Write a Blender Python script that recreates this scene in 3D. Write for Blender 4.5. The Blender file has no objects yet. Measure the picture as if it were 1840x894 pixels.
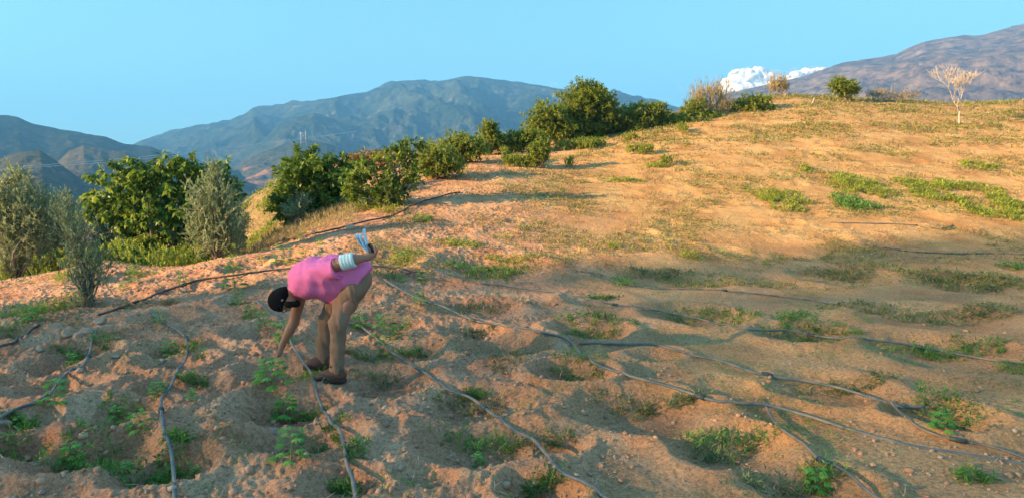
import bpy, math, random
import numpy as np
from mathutils import Vector, Matrix
random.seed(7); RNG = np.random.default_rng(7)
SC = bpy.context.scene; COL = SC.collection
R = math.radians
# ------------------------------------------------------------------ camera
F = 1100.0; PITCH = math.atan(117/F)
cam_d = bpy.data.cameras.new('camera'); cam = bpy.data.objects.new('camera', cam_d); COL.objects.link(cam)
cam_d.sensor_width = 36; cam_d.lens = 36*F/1840; cam_d.clip_start = .05; cam_d.clip_end = 20000
cam.location = (0, 0, 0); cam.rotation_euler = (R(90)-PITCH, 0, 0)
SC.camera = cam
# ------------------------------------------------------------------ light
SUN_EL = R(15.5); SUN_AZ = R(-110)            # azimuth clockwise from +Y
SV = Vector((math.sin(SUN_AZ)*math.cos(SUN_EL), math.cos(SUN_AZ)*math.cos(SUN_EL), math.sin(SUN_EL)))
sd = bpy.data.lights.new('sun', 'SUN'); sd.energy = 5.0; sd.angle = R(.5); sd.color = (1, .65, .31)
sun = bpy.data.objects.new('sun', sd); COL.objects.link(sun); sun.location = SV*60
sun.rotation_euler = SV.to_track_quat('Z', 'Y').to_euler()
wd = bpy.data.worlds.new('World'); SC.world = wd; wd.use_nodes = True
wn = wd.node_tree.nodes; wl = wd.node_tree.links; bg = wn['Background']
sk = wn.new('ShaderNodeTexSky'); sk.sky_type = 'NISHITA'; sk.sun_disc = False
sk.sun_elevation = SUN_EL; sk.sun_rotation = SUN_AZ % (2*math.pi); sk.altitude = 300; sk.air_density = 1.0; sk.dust_density = .6; sk.ozone_density = 1.0
tint = wn.new('ShaderNodeMix'); tint.data_type = 'RGBA'; tint.blend_type = 'MULTIPLY'; tint.inputs[0].default_value = 1
tint.inputs[7].default_value = (.49, .95, 1.12, 1)
gam = wn.new('ShaderNodeGamma'); gam.inputs[1].default_value = .5; wl.new(sk.outputs[0], gam.inputs[0])
wl.new(gam.outputs[0], tint.inputs[6]); wl.new(tint.outputs[2], bg.inputs[0]); bg.inputs[1].default_value = .112
SC.view_settings.view_transform = 'Standard'; SC.view_settings.look = 'None'; SC.view_settings.exposure = 2.4; SC.view_settings.gamma = 1
SC.view_settings.use_curve_mapping = False
cy = SC.cycles
cy.max_bounces = 5; cy.diffuse_bounces = 2; cy.glossy_bounces = 2; cy.transmission_bounces = 2; cy.volume_bounces = 0; cy.transparent_max_bounces = 8
cy.use_denoising = True; cy.volume_max_steps = 64; cy.use_adaptive_sampling = True; cy.adaptive_threshold = .02; cy.sample_clamp_indirect = 4

# ------------------------------------------------------------------ pixel -> direction (photo pixels, 1840 wide)
CT, ST = math.cos(PITCH), math.sin(PITCH)
def pdir(px, py):
    a = (px-920)/F; b = (447-py)/F
    return a, CT+b*ST, -ST+b*CT
def pat(px, py, Y):
    d = pdir(px, py); k = Y/d[1]; return Vector((d[0]*k, Y, d[2]*k))
# ------------------------------------------------------------------ noise
_perm = np.random.default_rng(3).permutation(4096).astype(np.int64)
_grad = np.random.default_rng(4).uniform(0, 2*np.pi, 4096)
_gx, _gy = np.cos(_grad), np.sin(_grad)
def gnoise(x, y, seed=0):
    x = np.asarray(x, float)+seed*17.31; y = np.asarray(y, float)-seed*9.77
    xi = np.floor(x).astype(np.int64); yi = np.floor(y).astype(np.int64); fx = x-xi; fy = y-yi
    u = fx*fx*fx*(fx*(fx*6-15)+10); v = fy*fy*fy*(fy*(fy*6-15)+10)
    def g(i, j, dx, dy):
        h = _perm[(_perm[(i) & 4095]+j) & 4095]; return _gx[h]*dx+_gy[h]*dy
    a = g(xi, yi, fx, fy); b = g(xi+1, yi, fx-1, fy); c = g(xi, yi+1, fx, fy-1); d = g(xi+1, yi+1, fx-1, fy-1)
    return (a+(b-a)*u+((c+(d-c)*u)-(a+(b-a)*u))*v)*1.5
def fbm(x, y, o=4, seed=0, gain=.5):
    s = 0; a = 1; t = 0
    for k in range(o):
        s = s+a*gnoise(x*2**k, y*2**k, seed+k); t += a; a *= gain
    return s/t
def ridged(x, y, o=4, seed=0):
    s = 0; a = 1; t = 0
    for k in range(o):
        s = s+a*(1-2*np.abs(gnoise(x*2**k, y*2**k, seed+k))); t += a; a *= .5
    return s/t
def sstep(a, b, x):
    t = np.clip((x-a)/(b-a), 0, 1); return t*t*(3-2*t)
# ------------------------------------------------------------------ object helpers
def link(o, parent=None):
    COL.objects.link(o)
    if parent: o.parent = parent
    return o
def tag(o, label, cat, group=None):
    o['label'] = label; o['category'] = cat
    if group: o['group'] = group
    return o
def mesh_np(name, V, Fc, mat, parent=None, smooth=False, attrs=None, loc=None):
    """V (n,3), Fc (m,k) int array or list of such arrays"""
    me = bpy.data.meshes.new(name)
    fl = Fc if isinstance(Fc, list) else [Fc]
    V = np.asarray(V, np.float32)
    if loc is not None: V = V-np.asarray(loc, np.float32)
    me.vertices.add(len(V)); me.vertices.foreach_set('co', V.ravel())
    nl = sum(f.size for f in fl); nf = sum(len(f) for f in fl)
    me.loops.add(nl); me.loops.foreach_set('vertex_index', np.concatenate([f.ravel() for f in fl]).astype(np.int32))
    me.polygons.add(nf)
    tot = np.concatenate([np.full(len(f), f.shape[1], np.int32) for f in fl]); st = np.concatenate([[0], np.cumsum(tot)[:-1]]).astype(np.int32)
    me.polygons.foreach_set('loop_start', st); me.polygons.foreach_set('loop_total', tot)
    if smooth: me.polygons.foreach_set('use_smooth', np.ones(nf, bool))
    me.update(calc_edges=True)
    for k, a in (attrs or {}).items():
        dom = 'POINT' if len(a) == len(V) else 'FACE'
        at = me.attributes.new(k, 'FLOAT', dom); at.data.foreach_set('value', np.asarray(a, np.float32))
    me.validate()
    for m in (mat if isinstance(mat, (list, tuple)) else [mat]): me.materials.append(m)
    o = bpy.data.objects.new(name, me)
    if loc is not None and parent is None: o.location = loc
    return link(o, parent)
def empty(name, loc, label=None, cat=None, group=None):
    o = bpy.data.objects.new(name, None); o.location = loc; o.empty_display_size = .2; link(o)
    if label: tag(o, label, cat, group)
    return o
def grid_faces(n, m):
    i = np.arange(n-1)[:, None]*m+np.arange(m-1)[None]; i = i.ravel()
    return np.stack([i, i+1, i+m+1, i+m], 1)
def struct(o): o['kind'] = 'structure'; return o
def stuff(o, label, cat): o['kind'] = 'stuff'; return tag(o, label, cat)
# ------------------------------------------------------------------ materials
def new_mat(name):
    m = bpy.data.materials.new(name); m.use_nodes = True; nt = m.node_tree
    return m, nt.nodes, nt.links, nt.nodes['Principled BSDF']
def ramp(n, stops):
    r = n.new('ShaderNodeValToRGB'); e = r.color_ramp.elements
    while len(e) > 1: e.remove(e[-1])
    e[0].position = stops[0][0]; e[0].color = (*stops[0][1], 1)
    for p, c in stops[1:]:
        k = e.new(p); k.color = (*c, 1)
    return r
def plain(name, col, rough=.8, var=.15, scale=8, bump=0, bscale=60, spec=.3, metal=0):
    m, n, l, b = new_mat(name)
    tc = n.new('ShaderNodeTexCoord'); nz = n.new('ShaderNodeTexNoise'); nz.inputs['Scale'].default_value = scale; nz.inputs['Detail'].default_value = 5
    l.new(tc.outputs['Object'], nz.inputs['Vector'])
    r = ramp(n, [(.3, tuple(c*(1-var) for c in col)), (.7, tuple(min(1, c*(1+var)) for c in col))])
    l.new(nz.outputs[0], r.inputs[0]); l.new(r.outputs[0], b.inputs['Base Color'])
    b.inputs['Roughness'].default_value = rough; b.inputs['Specular IOR Level'].default_value = spec; b.inputs['Metallic'].default_value = metal
    if bump:
        n2 = n.new('ShaderNodeTexNoise'); n2.inputs['Scale'].default_value = bscale; n2.inputs['Detail'].default_value = 4
        l.new(tc.outputs['Object'], n2.inputs['Vector'])
        bp = n.new('ShaderNodeBump'); bp.inputs['Strength'].default_value = .6; bp.inputs['Distance'].default_value = bump
        l.new(n2.outputs[0], bp.inputs['Height']); l.new(bp.outputs[0], b.inputs['Normal'])
    return m
def leafmat(name, stops, trans=.3, rough=.55):
    """leaf colour picked per leaf by the 'tint' attribute"""
    m, n, l, b = new_mat(name)
    a = n.new('ShaderNodeAttribute'); a.attribute_name = 'tint'
    r = ramp(n, stops); l.new(a.outputs['Fac'], r.inputs[0]); l.new(r.outputs[0], b.inputs['Base Color'])
    b.inputs['Roughness'].default_value = rough; b.inputs['Specular IOR Level'].default_value = .35
    if trans:
        t = n.new('ShaderNodeBsdfTranslucent'); l.new(r.outputs[0], t.inputs[0])
        mx = n.new('ShaderNodeMixShader'); mx.inputs[0].default_value = trans
        l.new(b.outputs[0], mx.inputs[1]); l.new(t.outputs[0], mx.inputs[2]); l.new(mx.outputs[0], n['Material Output'].inputs[0])
    return m
# ------------------------------------------------------------------ ground shape
CP = [(0,[(890,3.3),(700,5.0),(600,6.75),(520,9.2),(508,10)]),
 (200,[(890,3.3),(700,5.0),(600,6.75),(540,8.3),(480,10.6),(470,11.2)]),
 (400,[(890,3.3),(680,5.35),(560,7.7),(500,9.3),(465,10.9)]),
 (640,[(890,3.3),(680,5.4),(560,7.6),(480,9.7),(430,11.5),(400,13.2),(350,17.5),(312,21.5)]),
 (850,[(890,3.3),(680,5.4),(560,7.7),(480,10.3),(410,12.8),(350,15.8),(300,19.5),(285,22)]),
 (1100,[(890,3.3),(680,5.35),(560,7.9),(500,9.9),(450,11.7),(400,13.9),(350,16.5),(300,20),(250,25.5),(232,29)]),
 (1400,[(890,3.3),(680,5.35),(560,8.05),(500,10.4),(460,12.1),(400,14.5),(340,17.2),(280,20.8),(230,25.5),(174,33.5)]),
 (1640,[(890,3.3),(680,5.35),(560,8.05),(500,10.5),(460,12.3),(400,14.9),(340,17.6),(280,21.2),(230,25.5),(184,33)]),
 (1840,[(890,3.3),(680,5.35),(560,8.05),(500,10.6),(460,12.5),(400,15.1),(340,17.9),(280,21.4),(230,25.4),(184,33)])]
pts = []
for px, L in CP:
    for py, Y in L: p = pat(px, py, Y); pts.append((p.x, p.y, p.z))
def addp(px, Y, z): pts.append(((px-920)/F*Y, Y, z))
for px, Y, z in [(480,17,-1.6),(480,23,-.78),(470,30,-.45),(560,21,-.3),(540,30,.0),(380,14,-2.3),(380,20,-3.4),(200,14.5,-2.4),(200,20,-3.6),(0,13,-2.4),(0,20,-3.8),(-200,12,-2.2),
   (640,28,1.2),(850,28,1.3),(1100,38,3.0),(1400,44,4.9),(1640,42,4.6),(1840,42,4.8),(2150,34,5.0),(2150,20,1.2),(2150,12,-1.35),(2150,6,-1.7),
   (0,40,-7),(300,40,-6.5),(560,50,-4),(850,55,-2),(1100,60,-.5),(1500,70,2),(1900,70,3),(0,100,-14),(500,100,-13),(900,110,-10),(1400,130,-6),(1900,130,-4),
   (-400,8,-1.7),(-400,5,-1.7)]: addp(px, Y, z)
for x, y, z in [(-2,0,-1.68),(0,0,-1.68),(2,0,-1.68),(0,1.7,-1.68),(-4,.5,-1.68),(4,.5,-1.68),(-1.5,1.7,-1.68),(2,1.7,-1.68)]: pts.append((x, y, z))
P = np.array(pts)
YA = 3.0                                      # the sheet's rows fan out from a point behind the camera
def uv(x, y):
    yy = np.maximum(y+YA, .5); return x/yy, np.log(yy)
cu, cv = uv(P[:, 0], P[:, 1]); C2 = np.stack([cu*2.0, cv], 1)
def tps(r2): return .5*r2*np.log(r2+1e-12)
n_ = len(P); K = tps(((C2[:, None]-C2[None])**2).sum(-1))+np.eye(n_)*2e-4
A_ = np.zeros((n_+3, n_+3)); A_[:n_, :n_] = K; A_[:n_, n_] = 1; A_[:n_, n_+1:] = C2; A_[n_, :n_] = 1; A_[n_+1:, :n_] = C2.T
SOL = np.linalg.solve(A_, np.concatenate([P[:, 2], np.zeros(3)]))
NU, NV = 260, 300; UG = np.linspace(-1.35, 1.35, NU); VG = np.linspace(math.log(2.9), math.log(135), NV)
def tps_eval(u, v):
    q = np.stack([u.ravel()*2.0, v.ravel()], 1); out = np.empty(len(q))
    for s in range(0, len(q), 20000):
        qq = q[s:s+20000]; out[s:s+20000] = tps(((qq[:, None]-C2[None])**2).sum(-1))@SOL[:n_]+SOL[n_]+qq@SOL[n_+1:]
    return out.reshape(u.shape)
HB = tps_eval(*np.meshgrid(UG, VG, indexing='ij'))
def bil(G, u, v):
    a = np.clip((u-UG[0])/(UG[1]-UG[0]), 0, NU-1.001); b = np.clip((v-VG[0])/(VG[1]-VG[0]), 0, NV-1.001)
    i = a.astype(int); j = b.astype(int); fa = a-i; fb = b-j
    return (G[i, j]*(1-fa)+G[i+1, j]*fa)*(1-fb)+(G[i, j+1]*(1-fa)+G[i+1, j+1]*fa)*fb
def base_h(x, y):
    x = np.asarray(x, float); y = np.asarray(y, float); u, v = uv(x, y); return bil(HB, u, v)
def hit(px, py, h=base_h, y0=2.0, y1=80):
    """where the sight line through a photo pixel meets the ground"""
    d = pdir(px, py); ys = np.exp(np.linspace(math.log(y0), math.log(y1), 1500)); k = ys/d[1]
    g = d[2]*k-h(d[0]*k, ys); w = np.where(g < 0)[0]
    if not len(w): return None
    i = max(w[0], 1); t = g[i-1]/(g[i-1]-g[i]+1e-12); Y = ys[i-1]+(ys[i]-ys[i-1])*t
    return Vector((d[0]*Y/d[1], Y, d[2]*Y/d[1]))
# planting basins: photo pixel of the middle, width in pixels, depth
BAS = [(868,800,235,.13),(850,733,190,.12),(1030,680,130,.13),(905,630,150,.12),(850,600,110,.08),(1160,742,240,.11),(1310,805,210,.10),(1000,805,110,.1),(970,895,150,.15),
 (1450,878,210,.08),(1695,752,170,.12),(1490,700,190,.08),(1250,572,160,.08),(1440,605,150,.07),(1065,598,130,.08),(1690,575,240,.06),(1720,640,260,.07),(860,558,140,.07),
 (1190,498,200,.05),(890,485,190,.06),(1520,500,160,.05),(1740,515,180,.05),(1300,700,120,.05),(1830,665,130,.06),(1180,640,90,.04),(1080,540,120,.04),
 (470,602,120,.13),(500,676,130,.14),(505,742,180,.17),(535,800,200,.18),(300,632,90,.12),(310,655,110,.13),(290,702,100,.12),(215,750,170,.17),(170,822,200,.19),(290,850,170,.15),
 (150,640,110,.13),(85,665,90,.12),(100,705,130,.14),(50,770,140,.13),(20,690,100,.12),(30,610,110,.15),(60,560,120,.08),(20,820,120,.15),(690,590,120,.08),(690,640,120,.08),(690,688,180,.12),
 (740,640,110,.1),(300,572,90,.08),(440,540,80,.08),(425,512,70,.07),(240,500,90,.06),(520,460,70,.06),(440,480,80,.07),(620,880,150,.1),(400,700,90,.06),(345,700,90,.06),(430,640,60,.07),
 (700,470,100,.05),(760,510,120,.05),(330,520,80,.06),(230,540,80,.05),(540,540,70,.05),(760,860,120,.05),(640,540,80,.05)]
bas = []
for px, py, w, dp in BAS:
    p = hit(px, py)
    if p is not None: bas.append((p.x, p.y, w/2/F*p.y*1.12, dp*(1.6 if px > 800 and py < 700 else 1.0)))
rg = np.random.default_rng(11)
for k in range(200):                          # shallower basins farther up the slope
    py = rg.uniform(255, 520); px = rg.uniform(500, 1950)
    p = hit(px, py)
    if p is None or p.y > 30: continue
    if all((p.x-b[0])**2+(p.y-b[1])**2 > (b[2]*1.3+.35)**2 for b in bas): bas.append((p.x, p.y, rg.uniform(.2, .42), rg.uniform(.015, .035)))
def full_h(x, y):
    x = np.asarray(x, float); y = np.asarray(y, float); h = base_h(x, y); h0 = h
    left = sstep(1.2, -1.2, x-.02*y); far = sstep(9, 20, y)
    wx = x+.08*gnoise(x*2.1, y*2.1, 5)+.03*gnoise(x*6, y*6, 8); wy = y+.08*gnoise(x*2.1, y*2.1, 6)+.03*gnoise(x*6, y*6, 9)
    pit = np.zeros_like(h); rim = np.zeros_like(h); inn = np.zeros_like(h)
    for bx, by, r, dp0 in bas:
        if bx < .9 and by < 9: dp0 = dp0*.8
        m = (np.abs(x-bx) < r*2.1) & (np.abs(y-by) < r*2.1)
        if not m.any(): continue
        d = np.hypot((wx[m]-bx)/r, (wy[m]-by)/(r*.85))
        dp = dp0; k = 1-sstep(.35, 1.06, d)
        pit[m] = np.minimum(pit[m], -dp*k); inn[m] = np.maximum(inn[m], 1-sstep(.8, 1.15, d)); rim[m] = np.maximum(rim[m], dp*.55*np.exp(-((d-1.24)/.26)**2))
    h = h+pit+rim*(1-inn)
    h = h+(.032+.01*left)*fbm(x*.9, y*.9, 3, 21)*(1-.2*far)
    rough = fbm(x*.7, y*.7, 2, 41)
    h = h+(.006+.009*left)*ridged(wx*2.4, wy*2.4, 3, 31)*(1-.4*far)
    h = h+(.008+.016*left+.006*rough)*fbm(x*8.5, y*8.5, 3, 51)*(1-.4*far)+(.003+.009*left)*(1-.7*sstep(8, 12, y))*(.3+np.abs(gnoise(wx*13, wy*13, 35))+.5*np.abs(gnoise(wx*27, wy*27, 36)))
    cl = gnoise(x*19, y*19, 71); h = h+(.004+.011*left)*np.maximum(cl-.12, 0)*2*(1+rough)
    h = h+far*.07*ridged(x*.35, y*1.5, 3, 61)
    ft = np.exp(-(((x+1.68)/.34)**2+((y-5.47)/.30)**2)**2)           # trodden flat where the person stands
    h = h*(1-.85*ft)+(h0+.01)*.85*ft
    near = sstep(14, 6, y); h = h+near*(.0022+.003*left)*fbm(x*42, y*42, 2, 81)
    return h
GR_N, GR_M = 1400, 1450
ug = np.linspace(-.96, .96, GR_N); vg = np.linspace(math.log(3.2), math.log(130), GR_M)
# denser rows where the picture needs them
tt = np.linspace(0, 1, GR_M); vg = math.log(3.2)+(math.log(130)-math.log(3.2))*(tt*.62+.38*tt**2.4)
U, W = np.meshgrid(ug, vg, indexing='ij'); YY = np.exp(W)-YA; XX = U*np.exp(W)
HH = full_h(XX, YY)
def gh(x, y):
    """height of the finished ground"""
    return full_h(np.atleast_1d(np.asarray(x, float)), np.atleast_1d(np.asarray(y, float)))
def gz(x, y): return float(gh(x, y)[0])
def ghit(px, py): return hit(px, py, full_h)
# ---- soil material
def soil_material():
    m, n, l, b = new_mat('soil')
    tc = n.new('ShaderNodeTexCoord'); geo = tc.outputs['Object']
    def noise(s, d=5, ro=.55):
        z = n.new('ShaderNodeTexNoise'); z.inputs['Scale'].default_value = s; z.inputs['Detail'].default_value = d; z.inputs['Roughness'].default_value = ro
        l.new(geo, z.inputs['Vector']); return z.outputs[0]
    def mix(f, a, c, mode='MIX'):
        x = n.new('ShaderNodeMix'); x.data_type = 'RGBA'; x.blend_type = mode
        if isinstance(f, float): x.inputs[0].default_value = f
        else: l.new(f, x.inputs[0])
        for s, i in ((a, 6), (c, 7)):
            if isinstance(s, tuple): x.inputs[i].default_value = (*s, 1)
            else: l.new(s, x.inputs[i])
        return x.outputs[2]
    def rmp(src, stops): r = ramp(n, stops); l.new(src, r.inputs[0]); return r.outputs[0]
    red = rmp(noise(1.9), [(.3, (.38, .18, .105)), (.5, (.50, .265, .16)), (.72, (.60, .37, .235))])
    tan = rmp(noise(.9), [(.3, (.41, .205, .075)), (.5, (.54, .31, .125)), (.72, (.62, .40, .175))])
    at = n.new('ShaderNodeAttribute'); at.attribute_name = 'zone'
    c = mix(at.outputs['Fac'], red, tan)
    a2 = n.new('ShaderNodeAttribute'); a2.attribute_name = 'straw'
    c = mix(a2.outputs['Fac'], c, rmp(noise(6), [(.3, (.20, .15, .07)), (.6, (.33, .24, .12)), (.75, (.18, .17, .075))]))
    a3 = n.new('ShaderNodeAttribute'); a3.attribute_name = 'basin_dark'     # darker soil colour on the basin floors
    c = mix(a3.outputs['Fac'], c, (.24, .14, .09))
    speck = rmp(noise(38, 3, .7), [(.36, (.68, .64, .62)), (.5, (1, 1, 1)), (.66, (1.18, 1.16, 1.12))])
    c = mix(1.0, c, speck, 'MULTIPLY')
    spk2 = rmp(noise(150, 2, .7), [(.34, (.7, .68, .66)), (.5, (1, 1, 1)), (.68, (1.22, 1.2, 1.18))])
    c = mix(1.0, c, spk2, 'MULTIPLY')
    l.new(c, b.inputs['Base Color']); b.inputs['Roughness'].default_value = .95; b.inputs['Specular IOR Level'].default_value = .1
    b1 = n.new('ShaderNodeBump'); b1.inputs['Strength'].default_value = .8; b1.inputs['Distance'].default_value = .03; l.new(noise(24, 7, .7), b1.inputs['Height'])
    b2 = n.new('ShaderNodeBump'); b2.inputs['Strength'].default_value = .7; b2.inputs['Distance'].default_value = .007; l.new(noise(130, 4, .7), b2.inputs['Height'])
    l.new(b1.outputs[0], b2.inputs['Normal']); l.new(b2.outputs[0], b.inputs['Normal'])
    return m
soil = soil_material()
basin_dark = np.zeros_like(HH)
for bx, by, r, dp in bas:
    mk = (np.abs(XX-bx) < r*1.3) & (np.abs(YY-by) < r*1.3)
    basin_dark[mk] = np.maximum(basin_dark[mk], (1-sstep(.35, 1.0, np.hypot((XX[mk]-bx)/r, (YY[mk]-by)/r/.85)))*min(1, dp*5)*.6)
zone = np.clip(sstep(-1.0, 2.5, XX-.1*(YY-6))*.55+sstep(9, 17, YY)*.55*sstep(-3.5, 1, XX)+.25*fbm(XX*.5, YY*.5, 3, 91), 0, 1)
straw = sstep(12.5, 15, YY+.4*XX*0+.8*fbm(XX, YY, 2, 92))*sstep(-3.2, -5.0, XX-.0*YY)*1.0
straw = np.clip(np.maximum(straw, sstep(10.6, 11.8, YY+.6*fbm(XX*.8, YY*.8, 2, 93))*sstep(-6.2, -7.2, XX)*.8), 0, 1)
straw = np.maximum(straw, sstep(24, 40, YY)*.55)
V = np.stack([XX, YY, HH], -1).reshape(-1, 3)
ground = struct(mesh_np('ground', V, grid_faces(GR_N, GR_M)[:, ::-1], soil, smooth=True, attrs={'zone': zone.ravel(), 'straw': straw.ravel(), 'basin_dark': basin_dark.ravel()}))
# coarse apron so that the field goes on to the sides and behind the camera
ax = np.concatenate([np.linspace(-240, -32, 27), np.linspace(-30, 30, 61), np.linspace(32, 240, 27)]); ay = np.concatenate([np.linspace(-240, -22, 24), np.linspace(-20, 60, 81), np.linspace(64, 130, 14)])
AX, AY = np.meshgrid(ax, ay, indexing='ij'); AH = base_h(AX, np.maximum(AY, 0))
AH = np.where(AY < 0, AH+(-1.68-AH)*sstep(0, -12, AY), AH)
side = sstep(.9, 1.15, np.abs(AX)/np.maximum(AY+YA, 3)); AH = AH-.45*(1-side)-.02
struct(mesh_np('hillside', np.stack([AX, AY, AH], -1).reshape(-1, 3), grid_faces(len(ax), len(ay))[:, ::-1], soil, smooth=True, attrs={'zone': np.full(AX.size, .7), 'straw': np.full(AX.size, .3), 'basin_dark': np.zeros(AX.size)}))

# ---- the bluff added unseen up-sun, under the leaf screen that shades the foreground
sh = np.array([SV.x, SV.y]); sh /= np.linalg.norm(sh); wh = np.array([-sh[1], sh[0]])
if wh[1] < 0: wh = -wh
S, WW = np.meshgrid(np.linspace(-40, 40, 70), np.linspace(-70, 14, 240), indexing='ij')
edge = 9.1+.35*fbm(S*.2, WW*0+.3, 2, 5)
BH = (11+2*fbm(S*.08, WW*.08, 4, 7))*sstep(40, 8, np.abs(S))**.8*(1-sstep(-.9, .9, WW-edge)*.9)*sstep(-70, -50, WW)
BX = sh[0]*(100+S)+wh[0]*WW; BY = sh[1]*(100+S)+wh[1]*WW
rockm = plain('shade_bluff_rock', (.30, .20, .12), .95, .35, .3, .25, 1.5)
struct(mesh_np('shade_bluff', np.stack([BX, BY, BH-3.0], -1).reshape(-1, 3), grid_faces(*S.shape)[:, ::-1], rockm, smooth=True))

def blades(n, pos, dirs, up, L, Wd, bend=0.0):
    '''n leaf-shaped blades of two folded quads each; pos/dirs/up (n,3), L/Wd (n,)'''
    dirs = dirs/np.linalg.norm(dirs, axis=1)[:, None]; side = np.cross(dirs, up); side /= np.linalg.norm(side, axis=1)[:, None]+1e-9
    nr = np.cross(side, dirs); L = np.broadcast_to(L, n)[:, None]; Wd = np.broadcast_to(Wd, n)[:, None]
    mid = pos+dirs*L*.5; tip = pos+dirs*L*.97-nr*L*bend
    V = np.stack([pos, mid+side*Wd*.5+nr*Wd*.12, tip, mid-side*Wd*.5+nr*Wd*.12], 1)
    V[:, 1] -= nr*L*bend*.3; V[:, 3] -= nr*L*bend*.3
    b = np.arange(n)[:, None]*4
    return V.reshape(-1, 3), b+np.array([[0, 1, 2, 3]])
def rand_dirs(n, rng=RNG):
    d = rng.normal(size=(n, 3)); return d/np.linalg.norm(d, axis=1)[:, None]
shade_screen_leaf = leafmat('shade_screen_leaf', [(0, (.05, .075, .03)), (1, (.09, .12, .05))], 0)  # unseen leaf cards added up-sun, spaced so some sun leaks onto the foreground
ga, gb = np.meshgrid(np.linspace(-60, 9.6, 380), np.linspace(5, 37, 176), indexing='ij'); ng = ga.size; gw = ga.ravel()+RNG.uniform(-.1, .1, ng); gs = RNG.uniform(-6, 6, ng); g_h = gb.ravel()+RNG.uniform(-.1, .1, ng)
gp = np.stack([sh[0]*(100+gs)+wh[0]*gw, sh[1]*(100+gs)+wh[1]*gw, g_h], 1)
gv, gf = blades(ng, gp, rand_dirs(ng), rand_dirs(ng), RNG.uniform(.3, .6, ng), RNG.uniform(.25, .5, ng))
stuff(mesh_np('shade_screen', gv, gf, shade_screen_leaf, attrs={'tint': RNG.random(ng)}), 'unseen screen of loose leaves added up-sun to shade the foreground', 'shade screen')

# ------------------------------------------------------------------ valley and mountains
def hill_mat(name, green, bare, rock, sc, field=0.0, gscale=.02):
    m, n, l, b = new_mat(name)
    tc = n.new('ShaderNodeTexCoord')
    def noise(s, d=8, ro=.6):
        z = n.new('ShaderNodeTexNoise'); z.inputs['Scale'].default_value = s; z.inputs['Detail'].default_value = d; z.inputs['Roughness'].default_value = ro
        l.new(tc.outputs['Object'], z.inputs['Vector']); return z.outputs[0]
    def mix(f, a, c):
        x = n.new('ShaderNodeMix'); x.data_type = 'RGBA'; l.new(f, x.inputs[0])
        for s, i in ((a, 6), (c, 7)):
            if isinstance(s, tuple): x.inputs[i].default_value = (*s, 1)
            else: l.new(s, x.inputs[i])
        return x.outputs[2]
    r1 = ramp(n, [(.42, (0, 0, 0)), (.62, (1, 1, 1))]); l.new(noise(gscale), r1.inputs[0])
    c = mix(r1.outputs[0], green, bare)
    r2 = ramp(n, [(.58, (0, 0, 0)), (.68, (1, 1, 1))]); l.new(noise(gscale*3.1, 10, .7), r2.inputs[0])
    c = mix(r2.outputs[0], c, rock)
    r3 = ramp(n, [(.35, (.25, .25, .25)), (.62, (1.9, 1.9, 1.9))]); l.new(noise(sc, 6, .75), r3.inputs[0])
    x = n.new('ShaderNodeMix'); x.data_type = 'RGBA'; x.blend_type = 'MULTIPLY'; x.inputs[0].default_value = 1
    l.new(c, x.inputs[6]); l.new(r3.outputs[0], x.inputs[7])
    out = x.outputs[2]
    if field:
        at = n.new('ShaderNodeAttribute'); at.attribute_name = 'field'; out = mix(at.outputs['Fac'], out, (.26, .13, .07))
    l.new(out, b.inputs['Base Color']); b.inputs['Roughness'].default_value = 1; b.inputs['Specular IOR Level'].default_value = 0
    bp = n.new('ShaderNodeBump'); bp.inputs['Strength'].default_value = 1; bp.inputs['Distance'].default_value = .6/sc*.35; l.new(noise(sc, 8, .7), bp.inputs['Height']); l.new(bp.outputs[0], b.inputs['Normal'])
    return m
def mountain(name, crest, Rc, Rf, zf, mat, amp, wl, seed, shape=1.25, Rb=None, nu=360, nv=160, edge=60, field=None, skew=.5):
    cp = [pdir(px, py) for px, py in crest]; uu = np.array([d[0]/d[1] for d in cp]); ee = np.array([d[2]/d[1] for d in cp])
    u = np.linspace(uu[0], uu[-1], nu); e = np.interp(u, uu, ee)
    e = e+.0011*fbm(u*60, u*0, 4, seed+3)
    Rb = Rb or Rc*1.35
    v = np.linspace(0, 1.5, nv); Ug, Vg = np.meshgrid(u, v, indexing='ij'); E = np.broadcast_to(e[:, None], Ug.shape)
    rc = Rc*(1+.05*fbm(Ug*3, Ug*0, 2, seed+9)); Y = np.where(Vg < 1, Rf+(rc-Rf)*Vg, rc+(Rb-rc)*(Vg-1)*2); X = Ug*Y
    zc = E*rc; t = np.clip(Vg, 0, 1)
    Z = zf+(zc-zf)*(t**shape)
    env = np.sin(np.pi*np.clip(t, 0, 1)**.8)**.7
    wx = X+wl*.25*fbm(X/wl*.8, Y/wl*.8, 2, seed+5); wy = Y+wl*.25*fbm(X/wl*.8, Y/wl*.8, 2, seed+6)
    rel = ridged((wx+wy*skew)/wl, wy/(wl*2.4), 6, seed)*.8+.35*fbm(X/wl*2.5, Y/wl*2.5, 5, seed+11)
    Z = Z+amp*rel*env*np.clip((zc-zf)/(zc-zf).max(), .15, 1)
    Z = np.where(Vg > 1, zc+(zf-zc)*sstep(1, 1.5, Vg)+amp*.15*fbm(X/wl*3, Y/wl*3, 3, seed), Z)
    lim = Y*(E-.002*(1-t)); Z = np.where(Vg < 1, np.minimum(Z, lim), Z)
    at = {}
    if field: at['field'] = field(X, Y, Z).ravel()
    return struct(mesh_np(name, np.stack([X, Y, Z], -1).reshape(-1, 3), grid_faces(*Ug.shape)[:, ::-1], mat, smooth=True, attrs=at))
green_m = hill_mat('scrub_mountain', (.012, .024, .014), (.035, .045, .026), (.13, .115, .095), .06, gscale=.006)
dark_m = hill_mat('dark_scrub', (.012, .02, .012), (.03, .035, .02), (.07, .06, .05), .12, gscale=.012)
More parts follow.
